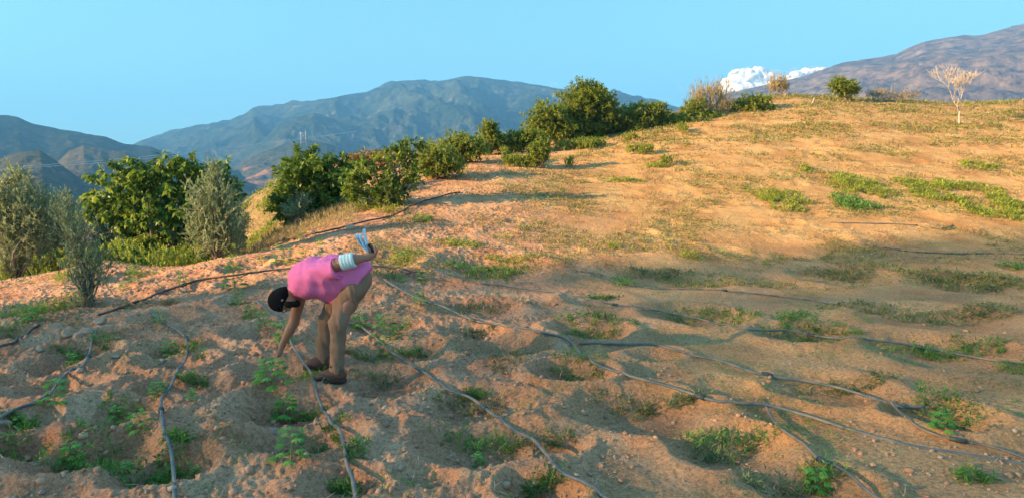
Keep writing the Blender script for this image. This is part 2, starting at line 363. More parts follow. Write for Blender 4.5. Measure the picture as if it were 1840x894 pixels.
brown_m = hill_mat('brown_scrub', (.035, .04, .02), (.07, .06, .035), (.13, .10, .07), .25, gscale=.02)
pink_m = hill_mat('dry_mountain', (.085, .062, .045), (.115, .085, .06), (.19, .145, .11), .05, gscale=.008)
field_m = hill_mat('field_hill', (.025, .035, .018), (.06, .06, .035), (.12, .10, .08), .12, field=1.0, gscale=.01)
mountain('mountain', [(150,300),(255,252),(300,238),(350,225),(385,222),(412,220),(440,205),(455,195),(500,190),(560,183),(620,171),(660,165),(705,147),(735,145),(790,146),(830,138),(870,140),(920,147),(960,152),(1010,160),(1060,166),(1112,164),(1160,180),(1200,188),(1300,215),(1500,240)],
         1650, 950, 0, green_m, 95, 250, 12, nu=620, nv=260)
def fld(X, Y, Z):
    k = ((X/Y > (440-920)/F) & (X/Y < (505-920)/F)); a = sstep(.05, .2, fbm(X/70, Y/28, 3, 77)+.05)*sstep(.030, .024, Z/Y)
    return a*k
mountain('mountain_spur', [(380,330),(420,300),(450,272),(500,225),(530,212),(565,203),(600,214),(640,234),(690,262),(760,300),(820,330)], 1220, 900, -5, green_m, 42, 120, 33, nu=240, nv=120)
mountain('foothill', [(300,335),(360,318),(420,300),(450,282),(490,266),(530,252),(548,250),(575,255),(610,264),(640,285),(690,300),(760,330)], 880, 560, -14, field_m, 14, 80, 44, nu=260, nv=140, field=fld)
mountain('dark_mountain', [(-420,170),(-200,190),(-100,198),(0,207),(30,210),(60,222),(110,232),(150,240),(190,245),(220,258),(270,264),(320,280),(400,305),(470,322),(520,332)], 760, 470, -16, dark_m, 22, 120, 55, shape=1.1, nu=320, nv=140)
mountain('lit_foothill', [(60,340),(85,312),(105,290),(125,270),(150,262),(180,266),(200,270),(225,272),(250,284),(275,300),(330,325),(380,340)], 560, 420, -16, brown_m, 7, 40, 66, nu=200, nv=90)
mountain('brown_foothill', [(-300,300),(-60,290),(0,285),(40,273),(72,270),(90,282),(115,300),(140,318),(160,312),(200,318),(260,330),(330,340)], 400, 250, -17, brown_m, 6, 32, 88, nu=240, nv=100)
mountain('dry_mountain', [(1120,230),(1180,205),(1250,188),(1300,172),(1350,158),(1420,146),(1470,128),(1500,118),(1560,105),(1610,98),(1635,85),(1660,75),(1700,68),(1760,64),(1800,53),(1840,43),(1900,30),(2100,20),(2400,60)], 1250, 500, 0, pink_m, 50, 170, 99, nu=420, nv=200)
# valley floor: one sheet out to the horizon
va = np.linspace(-math.pi, math.pi, 181); vr = np.exp(np.linspace(math.log(38), math.log(9000), 90))
VA, VR = np.meshgrid(va, vr, indexing='ij'); VZ = np.interp(VR, [38, 60, 130, 400, 900, 9000], [-12, -12, -14, -12, -8, -60])+1.2*fbm(VR*np.sin(VA)/60, VR*np.cos(VA)/60, 3, 17)
VX = VR*np.sin(VA); VY = VR*np.cos(VA)
vf = sstep(.1, .2, fbm(VX/70, VY/120, 3, 78))
struct(mesh_np('valley', np.stack([VX, VY, VZ], -1).reshape(-1, 3), grid_faces(*VA.shape), field_m, smooth=True, attrs={'field': vf.ravel()}))
# ---- haze
hz, n, l, b = new_mat('haze'); n.remove(b)
pv = n.new('ShaderNodeVolumePrincipled'); pv.inputs['Color'].default_value = (.14, .46, 1, 1); pv.inputs['Density'].default_value = 5.4e-4; pv.inputs['Anisotropy'].default_value = .1
l.new(pv.outputs[0], n['Material Output'].inputs['Volume'])
hb = np.array([(x, y, z) for x in (-2400, 2900) for y in (-350, 2300) for z in (-75, 335)], float)
hf = np.array([(0, 1, 3, 2), (4, 6, 7, 5), (0, 4, 5, 1), (2, 3, 7, 6), (0, 2, 6, 4), (1, 5, 7, 3)])
hz_o = mesh_np('haze', hb, hf, hz); stuff(hz_o, 'pale blue haze in the air over the valley', 'haze')
#PART2
# ------------------------------------------------------------------ quick height lookup on the finished sheet
def gz(x, y):
    x = np.asarray(x, float); y = np.asarray(y, float); yy = np.maximum(y+YA, 3.2001); u = np.clip(x/yy, ug[0], ug[-1]-1e-6); v = np.clip(np.log(yy), vg[0], vg[-1]-1e-6)
    a = (u-ug[0])/(ug[1]-ug[0]); i = np.clip(a.astype(int), 0, GR_N-2); fa = a-i; j = np.clip(np.searchsorted(vg, v)-1, 0, GR_M-2); fb = (v-vg[j])/(vg[j+1]-vg[j])
    return (HH[i, j]*(1-fa)+HH[i+1, j]*fa)*(1-fb)+(HH[i, j+1]*(1-fa)+HH[i+1, j+1]*fa)*fb
def gp(px, py): return hit(px, py, gz)
class Acc:
    def __init__(s): s.V = []; s.F = {}; s.n = 0; s.T = []
    def add(s, V, Fc, t=None):
        V = np.asarray(V, float); Fc = np.asarray(Fc)
        s.V.append(V); s.F.setdefault(Fc.shape[1], []).append(Fc+s.n); s.n += len(V)
        s.T.append(np.full(len(V), .5) if t is None else (np.full(len(V), t) if np.isscalar(t) else t))
    def build(s, name, mat, parent=None, smooth=False, loc=None):
        return mesh_np(name, np.concatenate(s.V), [np.concatenate(f) for f in s.F.values()], mat, parent, smooth, {'tint': np.concatenate(s.T)}, loc)
def tube(pts, rad, sides=6, acc=None, t=None, cap=True):
    pts = np.asarray(pts, float); n = len(pts); rad = np.broadcast_to(np.asarray(rad, float), n)
    tg = np.gradient(pts, axis=0); tg /= np.linalg.norm(tg, axis=1)[:, None]+1e-12
    ref = np.array([0, 0, 1.]) if abs(tg[0][2]) < .9 else np.array([1., 0, 0]); A = []; 
    a = np.cross(tg[0], ref); a /= np.linalg.norm(a)
    for k in range(n):
        a = a-tg[k]*a.dot(tg[k]); a /= np.linalg.norm(a)+1e-12; A.append(a)
    A = np.array(A); B = np.cross(tg, A); th = np.linspace(0, 2*np.pi, sides, endpoint=False)
    V = pts[:, None]+(A[:, None]*np.cos(th)[None, :, None]+B[:, None]*np.sin(th)[None, :, None])*rad[:, None, None]
    i = np.arange(n-1)[:, None]*sides; j = np.arange(sides)[None]; j2 = (j+1) % sides
    Fc = np.stack([i+j, i+j2, i+sides+j2, i+sides+j], -1).reshape(-1, 4); V = V.reshape(-1, 3)
    if cap:
        V = np.concatenate([V, pts[:1], pts[-1:]]); m = n*sides; jj = np.arange(sides); k2 = (jj+1) % sides
        c1 = np.stack([np.full(sides, m), k2, jj], 1); c2 = np.stack([np.full(sides, m+1), (n-1)*sides+jj, (n-1)*sides+k2], 1)
    if acc is not None:
        acc.add(V, Fc, t)
        if cap: acc.F.setdefault(3, []).append(np.concatenate([c1, c2])+acc.n-len(V))
    return V, Fc
def spline(P, step=.05):
    P = np.asarray(P, float); Q = np.concatenate([[2*P[0]-P[1]], P, [2*P[-1]-P[-2]]]); out = []
    for i in range(1, len(Q)-2):
        m = max(2, int(np.linalg.norm(Q[i+1]-Q[i])/step)); t = np.linspace(0, 1, m, endpoint=False)[:, None]
        out.append(.5*((2*Q[i])+(Q[i+1]-Q[i-1])*t+(2*Q[i-1]-5*Q[i]+4*Q[i+1]-Q[i+2])*t**2+(3*Q[i]-Q[i-1]-3*Q[i+1]+Q[i+2])*t**3))
    return np.concatenate(out+[P[-1:]])
def unit(v): return v/(np.linalg.norm(v, axis=-1, keepdims=True)+1e-12)
UPZ = np.array([0, 0, 1.])

# ------------------------------------------------------------------ plant materials
M_fig = leafmat('broad_leaf', [(0, (.06, .12, .018)), (.5, (.14, .235, .03)), (.8, (.27, .35, .04)), (1, (.42, .45, .06))], .45, .45)
M_olive = leafmat('olive_leaf', [(0, (.16, .21, .10)), (.5, (.29, .36, .19)), (1, (.45, .52, .33))], .4, .5)
M_bush = leafmat('bush_leaf', [(0, (.11, .17, .02)), (.5, (.24, .30, .04)), (1, (.38, .40, .07))], .5)
M_ybush = leafmat('yellow_bush_leaf', [(0, (.13, .20, .03)), (.5, (.27, .33, .055)), (1, (.46, .42, .1))], .5)
M_dry = leafmat('dry_leaf', [(0, (.20, .16, .07)), (.5, (.34, .27, .12)), (1, (.46, .37, .19))], .25, .8)
M_red = leafmat('russet_leaf', [(0, (.13, .11, .03)), (.6, (.26, .17, .05)), (1, (.24, .25, .06))], .25)
M_crop = leafmat('crop_leaf', [(0, (.06, .22, .04)), (.5, (.13, .40, .06)), (1, (.24, .52, .10))], .3, .5)
M_weed = leafmat('weed_leaf', [(0, (.08, .13, .05)), (.5, (.17, .23, .08)), (1, (.32, .34, .15))], .3, .6)
M_weedg = leafmat('fresh_weed_leaf', [(0, (.05, .16, .035)), (.5, (.12, .29, .05)), (1, (.24, .40, .09))], .35, .6)
M_lime = leafmat('lime_weed_leaf', [(0, (.16, .22, .03)), (.5, (.30, .38, .05)), (1, (.44, .48, .09))], .35, .6)
M_strawb = leafmat('straw_blade', [(0, (.22, .16, .09)), (.5, (.36, .28, .17)), (1, (.52, .42, .28))], .1, .8)
M_bark = plain('bark', (.16, .12, .09), .9, .3, 6, .01, 25)
M_pbark = plain('pale_bark', (.20, .18, .13), .9, .25, 6, .01, 25)
M_white = plain('bleached_wood', (.44, .39, .35), .9, .15, 6, .006, 25)

def twiggy(anch, tdir, tl, per, leaf, spread, droop=0.0, up=0.0, rng=RNG):
    """leaves set along twigs: anch (m,3) tdir (m,3) tl (m,)"""
    m = len(anch); t = rng.random((m, per)); pos = anch[:, None]+tdir[:, None]*(tl[:, None]*t)[..., None]
    d = unit(tdir)[:, None]*(1-spread)+rand_dirs(m*per, rng).reshape(m, per, 3)*spread
    d[..., 2] += up-droop
    d = d.reshape(-1, 3); pos = pos.reshape(-1, 3); n = len(pos); L = rng.uniform(leaf[0]*.65, leaf[0]*1.2, n); Wd = L*leaf[1]
    upv = unit(UPZ+rand_dirs(n, rng)*.7)
    V, Fc = blades(n, pos, d, upv, L, Wd, leaf[2])
    return V, Fc, n
def blob_pts(blobs, m, rng, shell=.45):
    """points inside a set of ellipsoids (c, r), more of them near the outside"""
    vol = np.array([r[0]*r[1]*r[2] for c, r in blobs])**.75; k = rng.choice(len(blobs), m, p=vol/vol.sum())
    C = np.array([c for c, r in blobs])[k]; Rr = np.array([r for c, r in blobs])[k]; d = rand_dirs(m, rng)
    lump = 1+.28*np.sin(d[:, 0]*5+k*2.1)*np.sin(d[:, 2]*6+k)+.2*np.sin(d[:, 1]*9+d[:, 0]*7+k)
    rr = rng.uniform(0, 1, m)**shell
    return C+d*Rr*(rr*lump)[:, None], d, k
def branches(acc, base, targets, r0, rng, wob=.12, sides=5, start=.0):
    for T in targets:
        b = np.array(base)+rng.normal(size=3)*[r0, r0, 0]*1.0; T = np.array(T); L = np.linalg.norm(T-b)
        mid1 = b+(T-b)*.35+rng.normal(size=3)*wob*L*.5; mid1[2] = b[2]+(T-b)[2]*.45; mid2 = b+(T-b)*.7+rng.normal(size=3)*wob*L*.5
        p = spline([b, mid1, mid2, T], L/8); r = np.linspace(r0, r0*.18, len(p)); tube(p, r, sides, acc, .5)
def plant(name, label, cat, base, blobs, mat, twigs, per, leaf, spread=.6, droop=0, up=0, tl=.2, bark=None, r0=.03, nb=8, group=None, seed=1, shell=.45, outward=.7, trunk_h=0, stem_name='trunk', crown_name='crown', bare=0):
    rng = np.random.default_rng(seed); base = np.array(base, float)
    root = empty(name, base, label, cat, group)
    A, d, k = blob_pts(blobs, twigs, rng, shell)
    A[:, 2] = np.maximum(A[:, 2], gz(A[:, 0], A[:, 1])+.03)
    td = unit(d*outward+rand_dirs(twigs, rng)*.45+UPZ*up); tls = rng.uniform(.5, 1.2, twigs)*tl
    V, Fc, n = twiggy(A-td*(tls*.5)[:, None], td, tls, per, leaf, spread, droop, up, rng)
    # brightness of a leaf follows its twig, so the crown has young and old clumps
    tw = np.clip(rng.normal(.42, .18, twigs), 0, 1); tint = np.repeat(tw, per)+rng.normal(0, .14, n); tint = np.clip(tint, 0, 1)
    cr = mesh_np(crown_name, V-base, Fc, mat, root, False, {'tint': tint})
    if bark:
        ac = Acc(); st = base-[0, 0, .05]; top = base+[0, 0, trunk_h]
        if trunk_h: tube(spline([st, (st+top)/2+[.03, 0, 0], top], .1), np.linspace(r0*1.5, r0*1.1, len(spline([st, (st+top)/2+[.03, 0, 0], top], .1))), 8, ac, .5)
        sel = rng.choice(twigs, min(nb, twigs), replace=False); branches(ac, top, A[sel]-[0, 0, 0], r0, rng)
        for q in rng.choice(twigs, min(twigs, nb*3), replace=False):       # fine twigs
            tube([A[q]-td[q]*tls[q]*1.2, A[q]+td[q]*tls[q]*.7], [.004+r0*.06, .002], 3, ac, .5, False)
        for vv in ac.V: vv -= base
        ac.build(stem_name, bark, root, True)
    return root
def PB(Y, *L):
    """crown lobes given as (px, py, half width px, half height px[, extra depth m])"""
    out = []
    for q in L:
        px, py, rx, ry = q[:4]; yy = Y+(q[4] if len(q) > 4 else 0); c = pat(px, py, yy); k = yy/F
        out.append((np.array(c), np.array([rx*k, (rx+ry)*.5*k, ry*k])))
    return out
def gbase(px, Y):
    x = (px-920)/F*Y; return np.array([x, Y, float(gz(x, Y))])

# ------------------------------------------------------------------ trees on the left
plant('fig_tree', 'big broad-leaved tree with glossy drooping leaves behind the pale olive', 'tree', gbase(287, 14.2),
  PB(14.2, (230,325,48,38), (300,320,55,42), (370,325,45,38,.3), (285,385,75,50,-.2), (205,385,45,38), (375,400,50,50,.4), (175,358,25,22), (405,350,26,45,.4), (230,430,38,24), (340,440,55,24,.4)),
  M_fig, 900, 13, (.17, .42, .35), .75, droop=.55, tl=.22, bark=M_bark, r0=.07, nb=22, seed=2, shell=.33, trunk_h=.3)
plant('olive_tree', 'upright grey-green olive tree in front of the big broad-leaved tree', 'tree', gbase(385, 11.4),
  PB(11.4, (385,335,14,45), (365,370,28,45), (400,375,30,50), (385,420,44,40), (360,415,25,30), (412,425,25,30), (385,300,7,20)),
  M_olive, 1500, 20, (.062, .22, .1), .38, up=.45, tl=.22, bark=M_pbark, r0=.025, nb=26, seed=3, outward=.35, shell=.5)
plant('olive_tree', 'large dense olive tree cut by the left edge of the photo', 'tree', gbase(20, 11.6),
  PB(11.6, (15,345,45,45), (50,375,40,50), (10,400,50,50), (45,430,45,45), (75,400,22,55), (-40,380,50,60), (5,470,50,30), (30,320,14,22), (75,455,20,35)),
  M_olive, 2300, 20, (.062, .22, .1), .4, up=.35, tl=.24, bark=M_pbark, r0=.03, nb=24, seed=4, outward=.4)
plant('olive_tree', 'thin dry olive tree between the left-edge olive and the slim sapling', 'tree', gbase(100, 12.2),
  PB(12.2, (95,375,18,35), (115,400,28,38), (120,440,32,30), (95,430,20,30)),
  M_olive, 520, 16, (.06, .22, .1), .4, up=.4, tl=.24, bark=M_pbark, r0=.02, nb=20, seed=5, outward=.4)
plant('olive_sapling', 'slim sparse olive sapling with stones round its foot', 'tree', gbase(150, 7.85),
  PB(7.85, (122,395,22,42), (140,420,34,42), (150,460,42,40), (158,505,36,28), (145,545,24,24), (116,365,10,24), (178,475,22,32)),
  M_olive, 480, 18, (.05, .21, .1), .42, up=.45, tl=.18, bark=M_pbark, r0=.014, nb=34, seed=6, outward=.35, shell=.6)
plant('grey_shrub', 'blue-grey shrub low between the sapling and the big broad-leaved tree', 'shrub', gbase(200, 12.6),
  PB(12.6, (200,445,22,26), (185,430,18,20), (215,455,18,15)), leafmat('grey_leaf', [(0, (.06,.085,.07)), (1, (.15,.18,.15))], .2), 300, 11, (.07, .2, .1), .45, up=.3, tl=.18, bark=M_bark, r0=.015, nb=10, seed=7)
plant('grey_shrub', 'grey-green shrub tucked at the right foot of the upright olive', 'shrub', gbase(428, 13.2),
  PB(13.2, (428,410,18,24), (438,395,12,18)), M_olive, 260, 11, (.06, .25, .1), .45, up=.3, tl=.16, bark=M_bark, r0=.012, nb=10, seed=8)
plant('broadleaf_shrub', 'green shrub at the left foot of the big broad-leaved tree', 'shrub', gbase(245, 13.2),
  PB(13.2, (240,450,26,16), (262,440,15,14)), M_bush, 260, 11, (.1, .4, .2), .6, tl=.15, bark=M_bark, r0=.012, nb=8, seed=9)
# ------------------------------------------------------------------ bushes along the crest
plant('broadleaf_tree', 'dense round dark-green tree left of the open fig sapling', 'tree', gbase(560, 16),
  PB(16, (560,305,48,36), (600,325,30,30,.3), (530,345,40,42), (590,360,36,36), (510,370,26,26), (555,382,42,22), (620,300,14,20,.4)),
  M_fig, 1300, 12, (.13, .5, .25), .7, droop=.15, tl=.2, bark=M_bark, r0=.05, nb=18, seed=12, shell=.36)
plant('fig_sapling', 'open fig sapling with pale bare limbs and sparse leaves', 'tree', gbase(700, 14.6),
  PB(14.6, (650,320,40,26), (720,275,36,26), (750,262,14,14), (640,350,30,20), (700,330,44,26), (665,300,26,20), (745,310,24,28), (700,375,34,12), (690,355,50,16)),
  M_fig, 400, 9, (.12, .55, .2), .7, up=.1, tl=.2, bark=M_pbark, r0=.028, nb=40, seed=13, shell=.5)
plant('grey_shrub', 'pale grey-green shrub in front of the dense round tree', 'shrub', gbase(535, 14.9),
  PB(14.9, (535,378,26,18), (545,362,14,14)), M_olive, 260, 11, (.06, .25, .1), .45, up=.4, tl=.18, bark=M_bark, r0=.012, nb=10, seed=14)
plant('russet_shrub', 'russet-brown shrub on the crest behind the fig sapling', 'shrub', gbase(675, 20.5),
  PB(20.5, (670,285,40,16), (700,278,20,12), (640,290,18,10)), M_red, 300, 11, (.1, .4, .1), .6, tl=.2, bark=M_bark, r0=.02, nb=8, seed=15)
BU = [('round-topped pale green bush just right of the fig sapling', 785, 17.5, [(785,285,28,22),(800,300,30,14),(770,300,16,18)], M_ybush, 600, .09),
 ('taller green bush on the crest above the pipe end', 830, 20, [(830,262,30,18),(815,275,28,18),(850,270,24,14)], M_ybush, 650, .10),
 ('small upright dark bush poking above the hedge against the mountain', 880, 23, [(880,236,12,16),(880,255,20,14)], M_bush, 320, .11),
 ('long low hedge bush right of the small upright one', 925, 23.5, [(905,258,26,12),(935,255,26,14),(958,248,22,14)], M_bush, 600, .11),
 ('bright green bush leaning on the left of the tallest crest bush', 985, 25.5, [(985,215,32,26),(965,235,26,16),(1005,230,26,22)], M_bush, 1000, .12),
 ('tallest dark-topped bush on the crest', 1055, 26.5, [(1050,180,36,26),(1075,185,28,24),(1040,205,42,26),(1085,210,26,26),(1060,160,18,12),(1045,235,40,18)], M_bush, 2100, .12),
 ('olive-toned sprawling bush right of the tallest bush', 1140, 27, [(1130,215,34,22),(1120,235,30,16),(1160,205,30,18),(1180,200,20,12)], M_ybush, 1100, .12),
 ('low yellowish bush at the right end of the dense thicket', 1205, 27.5, [(1200,225,36,18),(1180,240,34,12),(1235,225,30,16)], M_ybush, 900, .12),
 ('green shrub below the dry feathery shrub', 1262, 28, [(1258,215,24,16),(1245,200,18,16),(1275,222,16,10)], M_bush, 500, .11),
 ('rounded dark green bush alone right of the dry feathery shrub', 1350, 29, [(1350,194,28,17),(1365,190,16,14),(1335,198,16,12)], M_bush, 620, .11),
 ('neat bright green bush near the crest left of the bare tree', 1515, 31, [(1515,158,19,13),(1505,152,10,9),(1528,162,12,9)], M_bush, 420, .11),
 ('small lone bush standing out on the bare slope', 970, 19.5, [(970,270,14,16),(965,283,16,9),(978,268,8,14)], M_bush, 300, .09)]
for i, (lb, px, Y, L, mt, tw, ls) in enumerate(BU):
    plant('bush', lb, 'bush', gbase(px, Y), PB(Y, *[(q[0], q[1]-1, q[2]*(1.1 if 'tallest' in lb or 'leaning' in lb else 1.28), q[3]*(1.05 if 'tallest' in lb else 1.15)) for q in L]), mt, int(tw*1.5), 10, (ls*1.05, .45, .15), .65, up=.1, tl=.22, bark=M_bark, r0=.025, nb=10, seed=20+i, group='bushes along the crest of the slope', stem_name='stem')
plant('dry_shrub', 'tall feathery dry shrub behind the crest bushes', 'shrub', gbase(1275, 28.6), PB(28.6, (1265,175,24,26), (1290,170,24,22), (1250,190,18,20), (1300,190,20,16)),
  M_dry, 700, 8, (.16, .12, .1), .25, up=.9, tl=.5, bark=M_white, r0=.02, nb=26, seed=41, outward=.3, stem_name='stem')
plant('dry_shrub', 'small straw-coloured shrub below the white cloud', 'shrub', gbase(1400, 32.5), PB(32.5, (1400,152,16,15), (1388,158,10,10), (1410,156,8,10)),
  M_dry, 300, 8, (.14, .14, .1), .3, up=.8, tl=.35, bark=M_white, r0=.02, nb=14, seed=42, outward=.3, stem_name='stem')
plant('dry_shrub', 'low tangle of dry twigs between the green bush and the bare tree', 'shrub', gbase(1600, 31.5), PB(31.5, (1580,170,26,8), (1620,174,26,7)),
  M_dry, 260, 7, (.14, .12, .1), .4, up=.5, tl=.3, bark=M_white, r0=.015, nb=14, seed=43, outward=.4, stem_name='stem')
rr = random.Random(5)
def bare_tree(name, label, base, H, seed, levels=5, r0=.07, lean=(0, 0, 1), first=None):
    rr.seed(seed); root = empty(name, base, label, 'tree'); tk = Acc(); br = Acc()
    def grow(p, d, L, r, lv):
        d = Vector(d).normalized(); pts = [np.array(p)]; q = Vector(p)
        for k in range(4):
            d = (d+Vector((rr.gauss(0, .13), rr.gauss(0, .13), rr.gauss(.03, .08)))).normalized(); q = q+d*L/4; pts.append(np.array(q))
        tube(pts, np.maximum(np.linspace(r, r*.62, 5), .005), 7 if lv == levels else 4, tk if lv >= levels-1 else br, .5)
        if lv <= 0: return
        for j in range(2 if lv > 4 else 3):
            ax = Vector((rr.gauss(0, 1), rr.gauss(0, 1), rr.gauss(0, .4))).normalized(); nd = (d+ax*rr.uniform(.3, .62)+Vector((0, 0, .12))).normalized()
            if nd.z < -.1: nd.z = .1
            grow(pts[4 if j else 3], nd, L*rr.uniform(.7, .92), r*.56, lv-1)
    grow((0, 0, -.05), lean, H*.24, r0, levels)
    tk.build('trunk', M_white, root, True); br.build('branches', M_white, root, True); return root
bare_tree('bare_tree', 'bleached leafless tree standing on the slope below the right-hand mountain', gbase(1712, 26), 2.7, 33, 6, .045, (-.05, 0, 1))
bare_tree('dead_sapling', 'short bleached leafless stump with two twigs on the upper slope', gbase(1448, 29.5), .8, 3, 2, .03)
# scrub beyond the field edge on the left, too dense to count
def scrub(name, label, n, xy, hgt, mat, leaf, seed, per=9, tl=.14):
    rng = np.random.default_rng(seed); x, y = xy(rng, n); z = gz(x, y); A = np.stack([x, y, z+rng.random(n)**1.2*hgt], 1)
    td = unit(rand_dirs(n, rng)*.5+UPZ*.8); V, Fc, m = twiggy(A, td, np.full(n, tl), per, leaf, .45, 0, .3, rng)
    tint = np.clip(np.repeat(np.clip(.5+.5*fbm(x*.9, y*.9, 2, seed), 0, 1), per)+rng.normal(0, .15, m), 0, 1)
    o = mesh_np(name, V, Fc, mat, None, False, {'tint': tint}); return stuff(o, label, 'vegetation')
def reg(u0, u1, y0, y1, dens=1.6, seed=0, thr=-.1):
    def f(rng, n):
        X, Yc = [], []
        while sum(map(len, X)) < n:
            u = rng.uniform(u0, u1, n*2); y = rng.uniform(y0, y1, n*2); x = u*y; k = fbm(x*dens, y*dens, 3, seed) > thr; X.append(x[k]); Yc.append(y[k])
        return np.concatenate(X)[:n], np.concatenate(Yc)[:n]
    return f
px_u = lambda p: (p-920)/F
scrub('undergrowth', 'tangle of green weeds and low scrub beyond the left field edge', 4200, reg(px_u(-120), px_u(360), 11.2, 15.5, seed=3), .32, M_lime, (.08, .22, .1), 51)
scrub('scrub', 'dark green scrub filling the hollow behind the left trees', 5200, reg(px_u(60), px_u(425), 16, 38, .5, seed=4, thr=-.25), .8, M_bush, (.13, .4, .1), 52, tl=.3)
scrub('bank_scrub', 'yellow-green scrub dotted over the grassy bank', 900, reg(px_u(425), px_u(540), 14.5, 27, .8, seed=5, thr=.2), .22, M_ybush, (.09, .3, .1), 53)
scrub('dry_grass', 'dry straw-coloured grass on the bank below the dense round tree', 6000, reg(px_u(420), px_u(640), 12.6, 24, 1, seed=6, thr=-.3), .1, M_dry, (.12, .07, .15), 54, per=5)
scrub('hedge_foot', 'weeds along the foot of the crest bushes', 3200, reg(px_u(740), px_u(1230), 19.5, 29, .7, seed=8, thr=.30), .22, M_bush, (.09, .3, .15), 55)
# ------------------------------------------------------------------ irrigation pipes
def dusty(name, a, b_):
    m = plain(name, a, .55, .1, 7, .002, 30, .4); r = [q for q in m.node_tree.nodes if q.type == 'VALTORGB'][0].color_ramp.elements; r[0].position = .42; r[0].color = (*a, 1); r[1].position = .62; r[1].color = (*b_, 1); return m
M_pipe = dusty('grey_pipe', (.085, .115, .13), (.20, .18, .155))
M_black = dusty('black_pipe', (.03, .03, .032), (.13, .095, .075))
M_coup = plain('coupling_plastic', (.05, .07, .075), .5, .2)
M_thin = dusty('weathered_pipe', (.10, .10, .10), (.25, .19, .14))
def pipe(label, P, r, mat, lift=0.0):
    Q = [gp(*p) for p in P]; Q = np.array([[q.x, q.y, 0] for q in Q if q is not None]); s = spline(Q, .04)
    n = len(s); rngp = np.random.default_rng(int(abs(P[0][0]))+3); s[:, 0] += .012*fbm(np.arange(n)*.03, np.full(n, P[0][1]*1.), 2, 3); s[:, 1] += .012*fbm(np.arange(n)*.03, np.full(n, P[0][0]*1.), 2, 5)
    z = gz(s[:, 0], s[:, 1]); k = 9                                  # the stiff pipe bridges small dips
    zp = np.pad(z, k, mode='edge'); zm = np.array([zp[i:i+2*k+1].max() for i in range(n)]); zs = np.convolve(np.pad(zm*.75+z*.25, k, mode='edge'), np.ones(2*k+1)/(2*k+1), 'valid')
    s[:, 2] = np.maximum(zs*.9+z*.1, z+r*.2)+r*.6+lift-.9*r*sstep(.05, .35, fbm(np.arange(n)*.021, np.full(n, P[0][0]*.1), 2, 9))
    V, Fc = tube(s, r, 8); V, Fc = V, Fc
    ac = Acc(); tube(s, r, 8, ac, .5); o = ac.build('irrigation_pipe', mat, None, True, s[0])
    for f in ((.62,) if n < 120 else (.3, .71)):                    # push-fit couplings
        i = int(f*n); c = Acc(); tube([s[i-1], s[i], s[i+1]], r*1.75, 8, c, .5); c.V = [v-s[0] for v in c.V]; c.build('coupling', M_coup, o, True)
    tag(o, label, 'irrigation pipe', 'irrigation pipes lying over the field')
    return s
pipe('grey irrigation pipe running from the reaching hand past the shoes to the bottom edge', [(445,540),(475,558),(502,570),(518,602),(524,627),(541,652),(560,682),(570,715),(592,755),(610,795),(622,840),(634,890),(645,940)], .0125, M_pipe)
pipe('grey irrigation pipe with an S-bend left of the crop row, ending at the black pipe', [(268,556),(275,572),(300,585),(330,605),(337,627),(320,662),(298,702),(290,740),(295,785),(308,835),(313,890),(313,940)], .012, M_pipe)
pipe('grey irrigation pipe crossing the bottom left corner', [(-50,815),(0,773),(40,737),(80,716),(112,698),(150,665),(165,625),(175,592)], .012, M_pipe)
pipe('short dark pipe at the left edge below the sapling', [(-50,655),(0,634),(30,617),(58,604),(72,584)], .013, M_black)
pipe('black feeder pipe crossing behind the stooping person from the sapling', [(178,571),(240,546),(290,528),(350,507),(420,499),(480,491),(515,486),(580,481),(650,477),(700,484),(765,498)], .016, M_black)
pipe('long black pipe along the upper edge of the crop field', [(230,470),(330,474),(400,462),(450,451),(500,437),(560,424),(610,414),(700,390),(760,366),(826,346)], .018, M_black)
pipe('grey irrigation pipe running from behind the legs to the bottom centre', [(620,580),(650,597),(700,640),(760,676),(800,702),(850,742),(920,787),(960,811),(1000,842),(1050,876),(1080,896),(1125,930)], .0125, M_pipe)
pipe('longest grey pipe sweeping from mid field to the bottom right edge', [(690,502),(715,520),(760,541),(800,560),(850,580),(900,590),(980,600),(1020,617),(1060,647),(1130,681),(1200,706),(1300,723),(1375,736),(1450,753),(1550,777),(1620,797),(1700,811),(1780,823),(1850,836),(1930,850)], .0125, M_pipe)
pipe('grey branch pipe dropping from the joint to the bottom right', [(1376,737),(1400,765),(1440,797),(1470,827),(1520,862),(1575,896),(1630,930)], .0115, M_thin)
pipe('middle grey pipe on the right, above the longest one', [(1040,621),(1120,622),(1180,623),(1250,641),(1300,656),(1370,673),(1440,696),(1500,713),(1560,722),(1610,731),(1660,744)], .0125, M_pipe)
pipe('pale pipe tail curling down to meet the longest pipe at the right edge', [(1600,729),(1640,760),(1690,791),(1750,801),(1790,812),(1850,832),(1900,850)], .010, M_thin)
pipe('thin grey pipe threading the weedy basins on the right', [(860,510),(900,516),(980,526),(1060,546),(1150,553),(1190,569),(1260,586),(1330,591),(1420,600),(1520,608),(1620,626),(1700,641),(1860,656)], .011, M_pipe)
pipe('thin weathered pipe at the edge of the shade, mid slope', [(1030,485),(1080,498),(1130,513),(1300,522),(1430,537),(1500,547)], .011, M_thin)
pipe('grey pipe lying at the right edge just below the sunlit slope', [(1540,437),(1600,450),(1700,456),(1780,456),(1870,458)], .016, M_thin)
pipe('uppermost thin pipe below the lime green weed ring', [(1490,401),(1560,402),(1640,405),(1690,414),(1712,405)], .013, M_thin)
pipe('thin grey pipe from the small loop down past the weeds at mid left', [(640,470),(700,483),(735,495),(800,508)], .010, M_thin)
